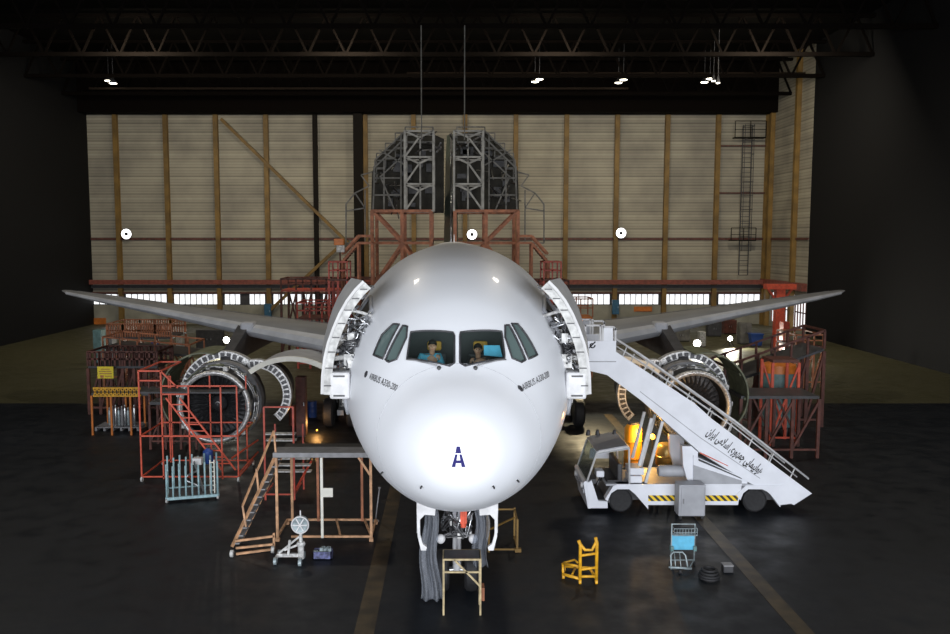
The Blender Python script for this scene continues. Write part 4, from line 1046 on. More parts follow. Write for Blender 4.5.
# red step ladder behind it
yy = G(280, 500).y
t = thing('step_ladder', 'dark red step ladder with pale treads behind the tan stand', 'ladder', (X_(282, yy), yy, 0))
xa, xb = X_(265, yy), X_(294, yy)
for x in (xa, xb):
    MB().bar((x, yy, 0), (x, yy, Z_(407, yy)), .06).build('post', 'red_paint', t); MB().bar((x + .1, yy + 1.3, 0), (x + .1, yy + 1.3, Z_(432, yy)), .06).build('post', 'red_paint', t)
s = [((xa, yy, .2), (xb, yy, .2)), ((xa, yy, Z_(407, yy)), (xb, yy, Z_(407, yy))), ((xa, yy, .2), (xa, yy + 1.3, .2)), ((xb, yy, .2), (xb, yy + 1.3, .2)), ((xb, yy, .3), (xb + .5, yy + .6, 1.2))]
segs_part('cross_bar', s, .05, 'red_paint', t)
for k, py in enumerate((434, 441, 460, 467.5, 474.5)):
    z = Z_(py, yy); MB().box2((xa + (0 if k < 2 else .2), yy + .1 * k, z - .035), (xb + (.05 if k < 2 else .5), yy + .1 * k + .28, z)).build('tread', 'dirty_white', t)
# red cabinet column with pale label
cabinet(296, 305, 377, 436, G(300, 437).y, 'brown_red', 'tall dark red cabinet column left of the main wheels', depth=.5)
# ================================================================ PASSENGER STAIR TRUCK
YN, YF = 27.8, 29.9
def TX(px, py, Y=None): return P(px, py, Y or YN)
def pp(poly, Y=None): return [(v.x, v.z) for v in (TX(a, b, Y) for a, b in poly)]
truck = thing('stair_truck', 'white passenger stair truck with yellow and black striped skirt', 'truck', (TX(690, 500).x, (YN + YF) / 2, 0))
def slab(poly, name, m, ya=None, yb=None, parent=truck, **k): return MB().prism(pp(poly), ya if ya is not None else YN, yb if yb is not None else YN + .08).build(name, m, parent, **k)
# chassis and skirts
ch = slab([(607, 500), (612, 488), (785, 488), (785, 502), (607, 502)], 'chassis', 'dark_grey', YN + .25, YF - .2)
for ya, yb in ((YN, YN + .06), (YF - .06, YF)):
    o = slab([(647, 484), (742, 484), (738, 505), (647, 505)], 'side_skirt', 'truck_white', ya, yb)
    slab([(647, 495.3), (738.5, 495.3), (737.5, 501), (647, 501)], 'hazard_band', 'hazard', ya - .012 if ya == YN else yb, ya if ya == YN else yb + .012, parent=o)
slab([(606, 484), (786, 484), (786, 486), (606, 486)], 'bed', 'grey_panel', YN + .02, YF - .02)
# wheels
wz = .39
for px in (621, 755.5):
    x = TX(px, 502).x
    for y in (YN + .16, YF - .16):
        w = MB().lathe((x, y, wz), [(-.12, .22), (-.13, .33), (-.09, .385), (.09, .385), (.13, .33), (.12, .22)], 32, 'y').build('wheel', 'rubber', truck, 'auto')
        h = MB().lathe((x, y, wz), [(-.10, .22), (-.06, .18), (-.07, .10), (-.12, .07), (.12, .07), (.07, .10), (.06, .18), (.10, .22)], 24, 'y').build('hub', 'dark_grey', w, 'auto')
# front fender and cab
for ya, yb in ((YN - .03, YN + .28), (YF - .28, YF + .03)):
    slab([(605, 499), (613, 486), (617, 484), (648, 484), (648, 509), (635, 494), (629, 489), (617, 489), (611, 493), (607.5, 501)], 'front_fender', 'truck_white', ya, yb)
    slab([(736, 494), (746, 485), (780, 485), (780, 507), (770, 494), (764, 489), (748, 489), (743, 493), (740, 500)], 'rear_fender', 'truck_white', ya, yb)
slab([(780, 484), (786, 484), (796, 503), (780, 505)], 'tail_panel', 'truck_white', YN - .012, YF + .012)
for ya, yb in ((YN - .02, YN + .06), (YF - .06, YF + .02)):
    slab([(586.5, 484), (588.5, 508), (607.5, 508), (607.5, 501.5), (598, 500.5), (591.5, 480)], 'cab_side', 'truck_white', ya, yb)
fr = MB().prism(pp([(585, 481), (583.5, 483), (588, 508.5), (590.5, 508.5), (588.5, 482)]), YN, YF).build('front_panel', 'truck_white', truck)
MB().prism(pp([(583.2, 490), (583.8, 494), (585.2, 494), (584.6, 490)]), YN + .1, YF - .1).build('bumper', 'grey_panel', fr)
for y in (YN + .35, YF - .35):
    c = TX(583.9, 487.5); MB().lathe((c.x - .06, y, c.z), [(0, .09), (.1, .1)], 16, 'x').build('headlamp', 'bright_white', fr)
MB().prism(pp([(588, 500), (612, 500), (612, 503), (588, 503)]), YN + .05, YF - .05).build('cab_floor', 'dark_grey', truck)
# pillars and roof
for y in (YN + .03, YF - .03):
    m = MB().tube([TX(587, 482) * 1, TX(597, 453.5), TX(600, 452), TX(627, 447.3), TX(629.3, 449.5), TX(629.5, 484)], .035, 8)
    for v in m.v: v.y = y + (v.y - YN)
    m.build('cab_pillar', 'bright_white', truck, True)
slab([(596.5, 452), (600, 450.2), (627, 445.5), (630, 447.5), (630, 449.5), (598, 454)], 'cab_roof', 'grey_panel', YN + .02, YF - .02)
MB().add([TX(587, 481) + Vector((0, .06, 0)), TX(597, 453.5) + Vector((0, .06, 0)), Vector((TX(597, 453.5).x, YF - .06, TX(597, 453.5).z)), Vector((TX(587, 481).x, YF - .06, TX(587, 481).z))], [(0, 1, 2, 3)]).build('windscreen', 'truck_glass', truck, solid=.01)
slab([(588, 480), (597, 480), (597, 484), (588, 486)], 'dashboard', 'dark_grey', YN + .1, YF - .1)
slab([(598, 473.5), (606, 473.5), (606, 480), (598, 480)], 'instrument_box', 'truck_white', YN + .3, YN + .7, bevel=.03)
c = TX(604, 481); st = MB().tube([(c.x - .2, YN + .55, c.z - .35), (c.x, YN + .55, c.z + .05)], .02, 6).tube([(c.x + .05 * math.cos(a), YN + .55 + .2 * math.sin(a), c.z + .05 + .18 * math.cos(a)) for a in [k * PI / 8 for k in range(16)]], .018, 6, True).build('steering_wheel', 'black', truck, True)
se = slab([(608, 482), (622, 482), (622, 489), (608, 489)], 'driver_seat', 'black', YN + .25, YF - .25, bevel=.04)
slab([(619, 466), (624, 466), (624, 484), (619, 484)], 'seat_back', 'dark_grey', YN + .25, YF - .25, parent=se, bevel=.04)
slab([(600, 463), (621, 463), (621, 474), (599, 474)], 'far_door', 'truck_white', YF - .08, YF - .02)
o = slab([(630, 469), (645, 469), (645, 476), (630, 476)], 'battery_box', 'truck_white', YN + .1, YN + .8, bevel=.02)
slab([(630, 477), (643, 477), (643, 484), (630, 484)], 'battery_box', 'truck_white', YN + .1, YN + .8, bevel=.02)
c0, c1 = TX(661, 474), TX(691, 474)
MB().lathe((c0.x, YN + .4, c0.z), [(0, .05), (.0, .16), (.04, .19), (c1.x - c0.x - .04, .19), (c1.x - c0.x, .16), (c1.x - c0.x, .05)], 24, 'x').build('air_tank', 'grey_panel', truck, 'auto')
# stair body
SB = [(586, 366), (616, 366), (616, 352), (640, 367.5), (695, 403.6), (712, 419), (812, 493.5), (794, 505), (746, 481), (700, 452.5), (665, 421.5), (642, 401), (607, 375), (586, 370)]
for ya, yb in ((YN, YN + .10), (YF - .10, YF)): slab(SB, 'stair_side', 'truck_white', ya, yb)
lo = [(607, 375), (642, 401), (665, 421.5), (700, 452.5), (746, 481), (794, 505)]
m = MB()
for a, b in zip(lo[:-1], lo[1:]): p, q = TX(*a), TX(*b); m.add([(p.x, YN + .1, p.z), (q.x, YN + .1, q.z), (q.x, YF - .1, q.z), (p.x, YF - .1, p.z)], [(0, 1, 2, 3)])
m.build('soffit', 'mid_grey', truck, solid=.03)
m = MB()
for k in range(22):
    f = (k + .5) / 22; p = TX(616 + (806 - 616) * f, 361 + (496 - 361) * f); m.box((p.x, (YN + YF) / 2, p.z), (.28, YF - YN - .22, .05))
m.build('steps', 'mid_grey', truck)
sl = slab([(640, 391), (700, 437), (760, 478), (760, 478.8), (700, 438), (640, 392)], 'side_seam', 'grey_panel', YN - .006, YN)
slab([(700, 452), (728, 465.5), (728, 466.3), (700, 453.4)], 'red_line', 'bright_red', YN - .008, YN)
slab([(699, 459), (742, 478.4), (742, 479.2), (699, 461)], 'black_line', 'letter_black', YN + .02, YN + .06)
slab([(694, 456), (748, 480), (748, 484), (694, 484)], 'side_wedge', 'truck_white', YN + .06, YF - .06)
slab([(694, 465.5), (742, 481), (742, 484), (694, 484)], 'wedge_grey_panel', 'grey_panel', YN + .03, YN + .07, label='blue grey wedge panel')  # grey panel set over the lower part of the white wedge
slab([(683, 447), (695, 447), (699, 453), (696, 484), (689, 484), (684, 466)], 'support_leg', 'truck_white', YN + .1, YN + .3)
slab([(683, 447), (695, 447), (699, 453), (696, 484), (689, 484), (684, 466)], 'support_leg', 'truck_white', YF - .3, YF - .1)
for a, b in (((652.5, 419), (640, 467)), ((663.5, 422), (646.5, 484))):
    for y in (YN + .15, YF - .9):
        p, q = TX(*a), TX(*b); p.y = q.y = y; MB().bar(p, q, .09).build('lift_strut', 'bright_white', truck)
# top platform cabin
cab = slab([(585, 341), (616, 341), (616, 367), (585, 367)], 'platform_panel', 'truck_white', YN - .015, YN + .06)
slab([(585, 341), (616, 341), (616, 367), (585, 367)], 'platform_panel', 'truck_white', YF - .08, YF + .015)
slab([(585, 365), (618, 365), (618, 368), (585, 368)], 'platform_floor', 'grey_panel', YN + .07, YF - .09)
for ya in (YN, YF - .06):
    m = MB()
    for a, b in (((585.5, 325), (585.5, 342)), ((600.5, 325), (600.5, 342)), ((603, 325), (603, 342)), ((615.5, 328), (615.5, 342)), ((585, 325.5), (601, 325.5)), ((603, 327), (614, 327)), ((614, 327), (616, 330))):
        p, q = TX(*a), TX(*b); p.y = q.y = ya + .03; m.bar(p, q, .06)
    m.build('platform_rail', 'bright_white', truck)
slab([(604, 328), (613, 328), (613, 341), (604, 341)], 'platform_screen', 'truck_white', YN + .01, YN + .05)
slab([(587, 327), (599.5, 327), (599.5, 341), (587, 341)], 'platform_screen', 'grey_panel', YF - .05, YF - .02)
slab([(585, 361), (616, 361), (616, 362), (585, 362)], 'panel_fold', 'grey_panel', YN - .03, YN - .015)
# emblem: a curled bird-like mark
m = MB(); e = [TX(592 + 3.0 * math.cos(a) * (1 - .12 * a), 345 + 3.3 * math.sin(a) * (1 - .12 * a)) + Vector((0, -.012, 0)) for a in [k * .45 for k in range(14)]]
m.tube(e, .022, 5).tube([TX(589, 348) + Vector((0, -.012, 0)), TX(595.3, 341.5) + Vector((0, -.012, 0))], .022, 5); m.build('emblem', 'letter_black', cab)
# hand rails
def rail(dy, side):
    top = [(616, 339), (640, 354), (735, 421), (809, 479)]; m = MB()
    pt = [TX(a, b) for a, b in top]; pm = [TX(a, b + 7) for a, b in top]
    for l in (pt, pm):
        for v in l: v.y = side
    m.tube(pt, .035, 7).tube(pm[:3] + [TX(797, 477)], .022, 6) if side == YN + .03 else m.tube(pt, .035, 7).tube(pm[:3], .022, 6)
    for v in m.v:
        pass
    for k in range(9):
        x = 624 + k * 21; f = (x - 616) / (812 - 616)
        yt = 339 + (x - 616) * (479 - 339) / (809 - 616); yb_ = 353 + (x - 616) * (493.5 - 353) / (812 - 616)
        p, q = TX(x + 3, yt + 2.2), TX(x - 2, yb_); p.y = q.y = side; m.tube([p, q], .022, 6)
    return m
rail(0, YN + .03).build('hand_rail', 'bright_white', truck, True); rail(0, YF - .03).build('hand_rail', 'bright_white', truck, True)
# lettering along the slope
WD = ['\ufeeb\ufeee\ufe8d\ufb58\ufbff\ufee4\ufe8e\ufbfe\ufbfd', '\ufe9f\ufee4\ufeec\ufeee\ufead\ufbfc', '\ufe8d\ufeb3\ufefc\ufee3\ufbfd', '\ufe8d\ufbfe\ufeae\ufe8d\ufee5']
uv, fs = text_mesh(' '.join(w[::-1] for w in WD[::-1]), .028)
A_, B_ = TX(703.5, 437), TX(757, 478); ex = B_ - A_; up = Vector((-ex.z, 0, ex.x)).normalized() * .44
if up.z < 0: up = -up
MB().add([A_ + ex * u + up * (v - .0) + Vector((0, -.008, 0)) for u, v in uv], fs).build('side_lettering', 'letter_black', truck)
# beacons on the roof
for px in (597, 607, 625):
    c = TX(px, 447); MB().lathe((c.x, YF - .3, c.z - .02), [(0, .08), (.04, .08), (.16, .07), (.2, .03)], 12, 'z').build('roof_lamp', 'dark_grey', truck, True)

# grey cabinet on the floor before the truck
c = G(690.5, 519); yc = c.y - .05
t = thing('ground_power_cabinet', 'plain grey metal cabinet on short feet in front of the stair truck', 'cabinet', (c.x, yc + .3, 0))
a, b = P(678.5, 515, yc), P(706, 485, yc)
MB().box2((a.x, yc, .10), (b.x, yc + .55, b.z)).build('cabinet_body', 'grey_panel', t, bevel=.03)
d = MB().box2((a.x + .07, yc - .025, .15), (b.x - .05, yc, b.z - .06)).build('door', 'grey_panel', t, bevel=.01); MB().box((a.x + .14, yc - .04, .6), (.03, .03, .16)).build('handle', 'mid_grey', d)
for x in (a.x + .08, b.x - .08):
    for y in (yc + .07, yc + .48): MB().box((x, y, .05), (.08, .08, .10)).build('foot', 'black', t)

# ---- yellow trolley
g = G(589, 584); y = g.y; s_ = FPX / y * 1.0
xl, xr = X_(580.5, y), X_(597, y); zt = Z_(545, y)
t = thing('yellow_trolley', 'yellow tubular hand trolley lying open on the floor, bottom centre', 'trolley', (g.x, y, 0))
m = MB().tube([(xl, y, .06), (xl, y, zt), (xl - .05, y, zt + .12)], .045, 8).tube([(xr, y, .06), (xr, y, zt + .06), (xr - .04, y, zt + .2)], .045, 8); m.build('upright', 'yellow_paint', t, True)
m = MB().tube([(xl, y, zt + .02), (xl + .12, y, zt - .13), (xr - .12, y, zt - .13), (xr, y, zt + .12)], .04, 8).tube([(xl, y, zt - .28), (xr, y, zt - .22)], .035, 8).tube([(xl, y, .38), (xr, y, .44)], .035, 8).tube([(xl, y, .2), (xr, y, .2)], .035, 8)
m.build('cross_tube', 'yellow_paint', t, True)
xo = X_(563, y + .5)
m = MB().tube([(xl, y, .14), (xo, y + .35, .12), (xo + .1, y + .9, .12), (xr - .05, y + .8, .12), (xr, y, .14)], .04, 8).tube([(xl, y + .05, .45), (xo, y + .5, .36)], .03, 8).tube([(xo, y + .5, .36), (xo, y + .38, .12)], .03, 8).tube([((xl + xo) / 2, y + .2, .12), ((xl + xo) / 2 + .2, y + .85, .12)], .03, 8).tube([(xo, y + .5, .36), (xo + .35, y + .75, .36), (xl, y + .45, .4)], .03, 8)
m.build('base_tube', 'yellow_paint', t, True)
for x, yy in ((xl, y), (xr, y), (xo, y + .35), (xo + .1, y + .9)): MB().lathe((x - .03, yy, .06), [(0, .02), (0, .06), (.06, .06), (.06, .02)], 14, 'x').build('castor', 'yellow_paint', t)

# ---- blue and grey luggage trolley
g = G(683, 572); y = g.y
t = thing('luggage_trolley', 'grey tube luggage trolley with sky blue back panel, bottom right', 'trolley', (g.x, y, 0))
xa, xb = X_(672, y + .5), X_(695, y + .5); yb = y + .5
zt = Z_(524, yb)
m = MB().tube([(xa, yb, .1), (xa, yb, zt), (xb, yb, zt), (xb, yb, .1)], .025, 8).tube([(xa, yb, Z_(534, yb)), (xb, yb, Z_(534, yb))], .02, 8); m.build('back_frame', 'trolley_grey', t, True)
m = MB().box2((xa, yb - .02, Z_(549.5, yb)), (xb, yb + .02, Z_(535, yb))); m.build('back_panel', 'sky_blue', t)
m = MB()
for k in range(9): x = xa + (xb - xa) * k / 8; m.tube([(x, yb - .25, zt - .05), (x, yb - .25, zt - .24), (x, yb, zt - .28)], .008, 5)
for z in (0, .1, .19): m.tube([(xa, yb, zt - .04 - z), (xa, yb - .25, zt - .05 - z), (xb, yb - .25, zt - .05 - z), (xb, yb, zt - .04 - z)], .01, 5)
m.build('wire_basket', 'trolley_grey', t)
xm = X_(679, y); m = MB().tube([(xm - .2, y - .1, .12), (xm - .18, y + .1, .42), (xm - .1, y + .12, .5), (xm + .14, y + .12, .5), (xm + .22, y + .1, .42), (xm + .24, y - .1, .12)], .022, 8)
for x in (xm - .08, xm + .06): m.tube([(x, y + .11, .5), (x, y - .08, .12)], .014, 6)
m.build('load_fork', 'trolley_grey', t, True)
m = MB().tube([(xa, yb, .14), (xm - .22, y - .1, .12), (xm + .26, y - .1, .12), (xb, yb, .14), (xa, yb, .14)], .022, 8).tube([(xm - .28, y - .12, .18), (xm + .33, y - .12, .14)], .03, 8); m.build('base_frame', 'trolley_grey', t, True)
for x, yy in ((xa, yb), (xb, yb), (xm + .02, y - .12)):
    MB().lathe((x - .025, yy, .06), [(0, .02), (0, .06), (.05, .06), (.05, .02)], 16, 'x').build('wheel', 'rubber', t)
for x in (xa, xb): MB().box2((x - .04, yb - .1, .42), (x + .04, yb + .05, .55)).build('brake_block', 'dull_teal', t)
# coil of black hose and small pale box
g = G(709, 579)
m = MB()
for k, (r, z) in enumerate(((.24, .05), (.25, .12), (.22, .19), (.18, .26))): m.tube([(g.x + r * math.cos(a + k) , g.y + r * math.sin(a + k), z) for a in [j * PI / 9 for j in range(18)]], .035, 8, True)
o = m.build('hose_coil', 'rubber', None, True); tag(o, 'coil of black hose on the floor beside the luggage trolley', 'hose')
g = G(728.5, 573)
t = thing('small_box', 'small pale grey box on the floor right of the hose coil', 'box', (g.x, g.y, 0))
MB().box((g.x, g.y + .12, .09), (.26, .24, .18)).build('box_body', 'dark_grey', t, bevel=.015); MB().box((g.x, g.y + .12, .19), (.27, .25, .03)).build('lid', 'mid_grey', t)
g = G(352, 583)
# ---- stand under the nose gear (tan)
y = 20.0; xa, xb = X_(443.5, y), X_(480.5, y); z1, z2 = Z_(559.5, y), Z_(572, y)
t = thing('gear_work_stand', 'pale tan work stand in front of the nose wheels', 'stand', ((xa + xb) / 2, y, 0))
for x in (xa, xb):
    for yy in (y, y + .6): MB().bar((x, yy, 0), (x, yy, z1), .042).build('leg', 'pale_tan', t)
segs_part('cross_bar', [((xa, y, z1), (xb, y, z1)), ((xa, y, z2), (xb, y, z2)), ((xa + .25, y, z1), (xb, y, z2 - .35)), ((xa, y + .6, z1), (xb, y + .6, z1)), ((xa, y, z1), (xa, y + .6, z1)), ((xb, y, z1), (xb, y + .6, z1))], .04, 'pale_tan', t)
MB().box2((xa, y + .02, z1 - .02), (xb, y + .6, z1 + .02)).build('top_plate', 'dark_grey', t)
MB().box2((xb + .02, y + .1, .3), (xb + .1, y + .4, .62)).build('tool_pocket', 'rust_orange', t)
# ---- low tan frame right of the nose gear
y = G(505, 552).y; xa, xb = X_(489, y), X_(517.5, y)
t = thing('low_frame', 'dull tan low frame on the floor right of the nose gear', 'frame', ((xa + xb) / 2, y, 0))
for x in (xa, xb):
    for yy in (y, y + 1.1): MB().bar((x, yy, 0), (x, yy, .95), .055).build('leg', 'ochre', t)
segs_part('cross_bar', [((xa, y, .08), (xb, y, .08)), ((xa, y + 1.1, .9), (xb, y + 1.1, .9)), ((xb, y, .9), (xb, y + 1.1, .9)), ((xa, y, .65), (xb, y + 1.1, .65)), ((xb, y, .08), (xb, y + 1.1, .08))], .045, 'ochre', t)
MB().box((xb + .02, y, .06), (.18, .14, .10)).build('foot', 'ochre', t)

# ---- white wheeled jack with round drum
g = G(300, 562); y = g.y; xm = X_(300.5, y)
t = thing('wheeled_jack', 'white wheeled jack with a round drum on its mast, by the tan stand', 'jack', (xm, y, 0))
MB().tube([(xm, y, .1), (xm, y, Z_(524, y))], .05, 10).tube([(xm, y, .1), (xm, y, .45)], .085, 10).build('mast', 'dirty_white', t, 'auto')
zc = Z_(524, y)
dr = MB().lathe((xm, y - .08, zc), [(0, .10), (-.02, .20), (.04, .235), (.12, .235), (.16, .18), (.17, .06)], 26, 'y').build('round_drum', 'trolley_grey', t, 'auto')
m = MB()
for k in range(6): a = k * PI / 3; m.bar((xm, y - .11, zc), (xm + .2 * math.cos(a), y - .10, zc + .2 * math.sin(a)), .03)
m.tube([(xm + .23 * math.cos(a), y - .09, zc + .23 * math.sin(a)) for a in [k * PI / 10 for k in range(20)]], .02, 6, True); m.bar((xm, y, zc + .2), (xm, y, zc + .38), .03)
m.build('drum_spokes', 'bright_white', dr)
xl = X_(276, y); m = MB().bar((xm, y, .2), (xl, y + .1, .16), .09).bar((xm, y, .75), (xl + .05, y + .1, .22), .05).bar((xm - .05, y, .5), (xl + .2, y + .1, .3), .05).bar((xl, y - .2, .14), (xl, y + .4, .14), .07).bar((xm, y - .3, .12), (xm, y + .3, .12), .07).bar((xm - .3, y, .62), (xm - .35, y, .2), .06)
m.build('jack_frame', 'dirty_white', t)
for x, yy in ((xl, y - .2), (xl, y + .4), (xm + .02, y - .3), (xm + .02, y + .3)): MB().lathe((x - .04, yy, .10), [(0, .03), (0, .10), (.08, .10), (.08, .03)], 18, 'x').build('wheel', 'trolley_grey', t)
MB().lathe((xm, y, .45), [(0, .1), (.06, .13), (.12, .1)], 14, 'z').build('pump', 'dirty_white', t)
g = G(322, 560)
t = thing('tool_crate', 'small blue grey plastic crate full of parts beside the white jack', 'crate', (g.x, g.y, 0))
cx_, cy_ = g.x, g.y + .18
m = MB().box2((cx_ - .26, cy_ - .18, 0), (cx_ + .26, cy_ + .18, .03))
for a, b in (((-.26, -.18), (.26, -.15)), ((-.26, .15), (.26, .18)), ((-.26, -.18), (-.23, .18)), ((.23, -.18), (.26, .18))): m.box2((cx_ + a[0], cy_ + a[1], 0), (cx_ + b[0], cy_ + b[1], .22))
m.build('crate_body', 'purple_grey', t)
m = MB(); r5 = random.Random(2)
for k in range(12): m.box((cx_ + r5.uniform(-.2, .2), cy_ + r5.uniform(-.1, .1), .2 + r5.uniform(-.1, .1)), (.09, .08, .1), r5.uniform(0, 3))
o = m.build('loose_parts', 'trolley_grey', t); o['kind'] = 'stuff'
g = G(375.5, 521)
t = thing('prop_pole', 'thin grey prop pole standing on the floor left of the nose', 'pole', (g.x, g.y, 0))
MB().tube([(g.x, g.y, .03), P(379.5, 488, g.y)], .022, 8).build('pole', 'mid_grey', t, True)
MB().lathe((g.x, g.y, 0), [(0, .12), (.03, .10), (.05, .03)], 18, 'z').build('foot_plate', 'mid_grey', t, 'auto')
c = P(379.5, 488, g.y); MB().lathe(c, [(-.02, .03), (0, .05), (.03, .05)], 12, 'z').build('pole_head', 'mid_grey', t)
# ================================================================ RIGHT BACKGROUND
platform('walkway_dock', 'long dark red walkway dock right of the right engine', 'dock', X_(724, 41), X_(822, 41), 41, 43.5, Z_(384, 41), 'brown_red', .85, 'dark_grey', 'docks on the right', .12, 6, slope=Z_(356, 41) - Z_(384, 41) + .35, mid=False)
platform('work_stand', 'bright red work stand with bracing at the right edge', 'stand', X_(771, 37.15), X_(797, 37.15), 37.15, 38.45, Z_(360, 37.15), 'bright_red', None, 'brown_red', 'docks on the right', .09, 1)
platform('work_stand', 'brown railed work stand at the right edge under the wing', 'stand', X_(795, 52), X_(822, 52), 52, 55, Z_(346, 52), 'rust_orange', Z_(335, 52) - Z_(346, 52), 'brown_red', 'docks on the right', .10, 3)
platform('work_stand', 'dark low work stand at the right edge behind the stair rails', 'stand', X_(740, 35), X_(818, 35), 35, 37, Z_(396, 35), 'brown_red', None, 'dark_grey', 'docks on the right', .10, 3)
# orange and teal tank behind the red stand
c = P(778, 372, 39.5); c.y = 39.5
t = thing('storage_tank', 'teal tank with an orange top behind the bright red stand', 'tank', (c.x, c.y, 0))
r = .80; zt = Z_(362, 39.5)
MB().lathe((c.x, c.y, 0), [(.35, r * .7), (.45, r), (zt - .45, r)], 32, 'z').build('tank_body', 'dull_teal', t, 'auto')
MB().lathe((c.x, c.y, 0), [(zt - .45, r * 1.01), (zt - .1, r * .95), (zt, r * .55), (zt + .05, r * .1)], 32, 'z').build('tank_top', 'orange_paint', t, 'auto')
for k in range(4): a = k * PI / 2 + .4; MB().box((c.x + r * .7 * math.cos(a), c.y + r * .7 * math.sin(a), .22), (.14, .14, .44)).build('leg', 'dark_grey', t)
# red columns / lift
x = X_(778, 72)
t = thing('lift_column', 'bright red lift column under the right wing', 'lift', (x, 72, 0))
MB().box2((x - .35, 71.6, 0), (x + .35, 72.3, Z_(287, 72))).build('column_body', 'bright_red', t); 
MB().box2((x - 1.2, 71.5, Z_(289, 72)), (x + 1.2, 72.4, Z_(284, 72))).build('head_beam', 'bright_red', t)
m = MB()
for s in (-1, 1): m.bar((x + s * .3, 71.9, Z_(300, 72)), (x + s * 1.0, 71.9, Z_(289, 72)), .15)
m.build('bracket', 'bright_red', t)
r6 = random.Random(12)
for i, (a, b, p0, p1, Y, m_, txt) in enumerate(((783, 790, 322, 340, 66, 'red_paint', 'red cabinet right of the red lift column'), (740, 752, 323, 337, 74, 'dock_grey', 'grey cabinet below the right wing beside the blue bin'), (708, 722, 322, 333, 80, 'dark_grey', 'dark cabinet against the back wall right of the white lamps'),
        (724, 737, 320, 332, 82, 'brown_red', 'brown cabinet against the back wall under the right wing'), (673, 690, 330, 341, 76, 'dock_grey', 'grey cabinet left of the bright work lamp'), (649, 664, 320, 330, 84, 'cream_lower', 'cream cabinet against the back wall under the orange board'), (700, 706, 332, 339, 72, 'dirty_white', 'small white cabinet between the two work lamps'))):
    cabinet(a, b, p0, p1, Y, m_, txt)
c = G(757, 347)
t = thing('waste_bin', 'blue wheeled bin on the floor below the right wing', 'bin', (c.x, c.y, 0))
hb = Z_(335, c.y)
MB().add([(c.x - .4, c.y, .1), (c.x + .4, c.y, .1), (c.x + .4, c.y + .7, .1), (c.x - .4, c.y + .7, .1), (c.x - .5, c.y - .05, hb), (c.x + .5, c.y - .05, hb), (c.x + .5, c.y + .8, hb), (c.x - .5, c.y + .8, hb)], [(3, 2, 1, 0), (4, 5, 6, 7), (0, 1, 5, 4), (1, 2, 6, 5), (2, 3, 7, 6), (3, 0, 4, 7)]).build('bin_body', 'blue', t, bevel=.03)
MB().box((c.x, c.y + .37, hb + .05), (1.08, .95, .10)).build('lid', 'blue', t, bevel=.03)
for s in (-1, 1): MB().lathe((c.x + s * .38 - .03, c.y + .35, .10), [(0, .03), (0, .10), (.06, .10), (.06, .03)], 14, 'x').build('wheel', 'rubber', t)
# ground floodlights
def ground_flood(px, py, Y, r, label, power, aim):
    c = P(px, py, Y)
    t = thing('work_floodlight', label, 'floodlight', (c.x, Y, 0), 'lit work floodlights on stands')
    MB().tube([(c.x, Y + .1, .1), (c.x, Y + .1, c.z)], .04, 8).build('pole', 'dark_grey', t)
    m = MB()
    for k in range(3): a = k * 2 * PI / 3 + .5; m.bar((c.x, Y + .1, .6), (c.x + .55 * math.cos(a), Y + .1 + .55 * math.sin(a), .02), .04)
    m.build('tripod', 'dark_grey', t)
    MB().lathe(c, [(.3, .08), (.2, r * .8), (0, r), (-.03, r * .95)], 20, 'y').build('housing', 'dark_grey', t, 'auto')
    MB().lathe(c, [(-.035, .01), (-.04, r * .9), (-.03, r * .92)], 20, 'y').build('lens', 'flood_glow', t)
    light('SPOT', (c.x, Y - .3, c.z), power, (1, .95, .82), .15, aim, spot=150)
ground_flood(697, 343.5, 66, .30, 'brighter lit work floodlight standing behind the right engine', 1700, (X_(697, 66) + 4, 58, 0))
ground_flood(730, 338.5, 72, .22, 'lit work floodlight right of the brighter one, behind the right engine', 1300, (X_(760, 72), 64, 0))
ground_flood(226.5, 340, 66, .26, 'lit work floodlight behind the left engine pylon', 1200, (X_(215, 66), 55, 0))
ground_flood(785, 349, 64, .14, 'small lit work floodlight beside the red cabinet at right', 200, (X_(775, 64), 56, 0))
# low lamps behind the airliner body that glow on the floor
c = G(741, 361)
t = thing('floor_lamp', 'small round lit floor lamp on the green floor at right', 'lamp', (c.x, c.y, 0))
MB().lathe((c.x, c.y, 0), [(0, .2), (.03, .2), (.05, .16)], 20, 'z').build('lamp_base', 'dark_grey', t, 'auto'); MB().lathe((c.x, c.y, .05), [(0, .15), (.04, .12), (.06, .04)], 20, 'z').build('lamp_dome', 'lamp_glow', t, True)
# added drum with the orange glow in its colour; brass tank behind the truck
c = G(636, 471); yd = 32.5
x = X_(633, yd)
t = thing('glow_drum', 'tall drum added for the amber glow behind the truck cab', 'drum', (x, yd, 0))
h = Z_(424, yd)
MB().lathe((x, yd, 0), [(0, .30), (.03, .33), (h * .33, .33), (h * .34, .35), (h * .36, .33), (h * .66, .33), (h * .67, .35), (h * .69, .33), (h - .15, .33), (h, .22)], 28, 'z').build('drum_body', 'glow_drum', t, 'auto')
MB().lathe((x, yd, h), [(0, .22), (.08, .20), (.1, .05)], 20, 'z').build('drum_lid', 'dark_grey', t)
x2 = X_(668, 31.5); z0 = Z_(470, 31.5); z1 = Z_(443, 31.5)
t = thing('brass_tank', 'rounded brass coloured tank on legs behind the truck struts', 'tank', (x2, 31.5, 0))
rr = .42
MB().lathe((x2, 31.6, 0), [(z0, .1), (z0 + .08, rr * .8), (z0 + .2, rr), ((z0 + z1) / 2, rr * 1.0), ((z0 + z1) / 2 + .02, rr * 1.05), ((z0 + z1) / 2 + .04, rr), (z1 - .2, rr), (z1 - .05, rr * .75), (z1, .1)], 32, 'z').build('tank_body', 'gold', t, 'auto')
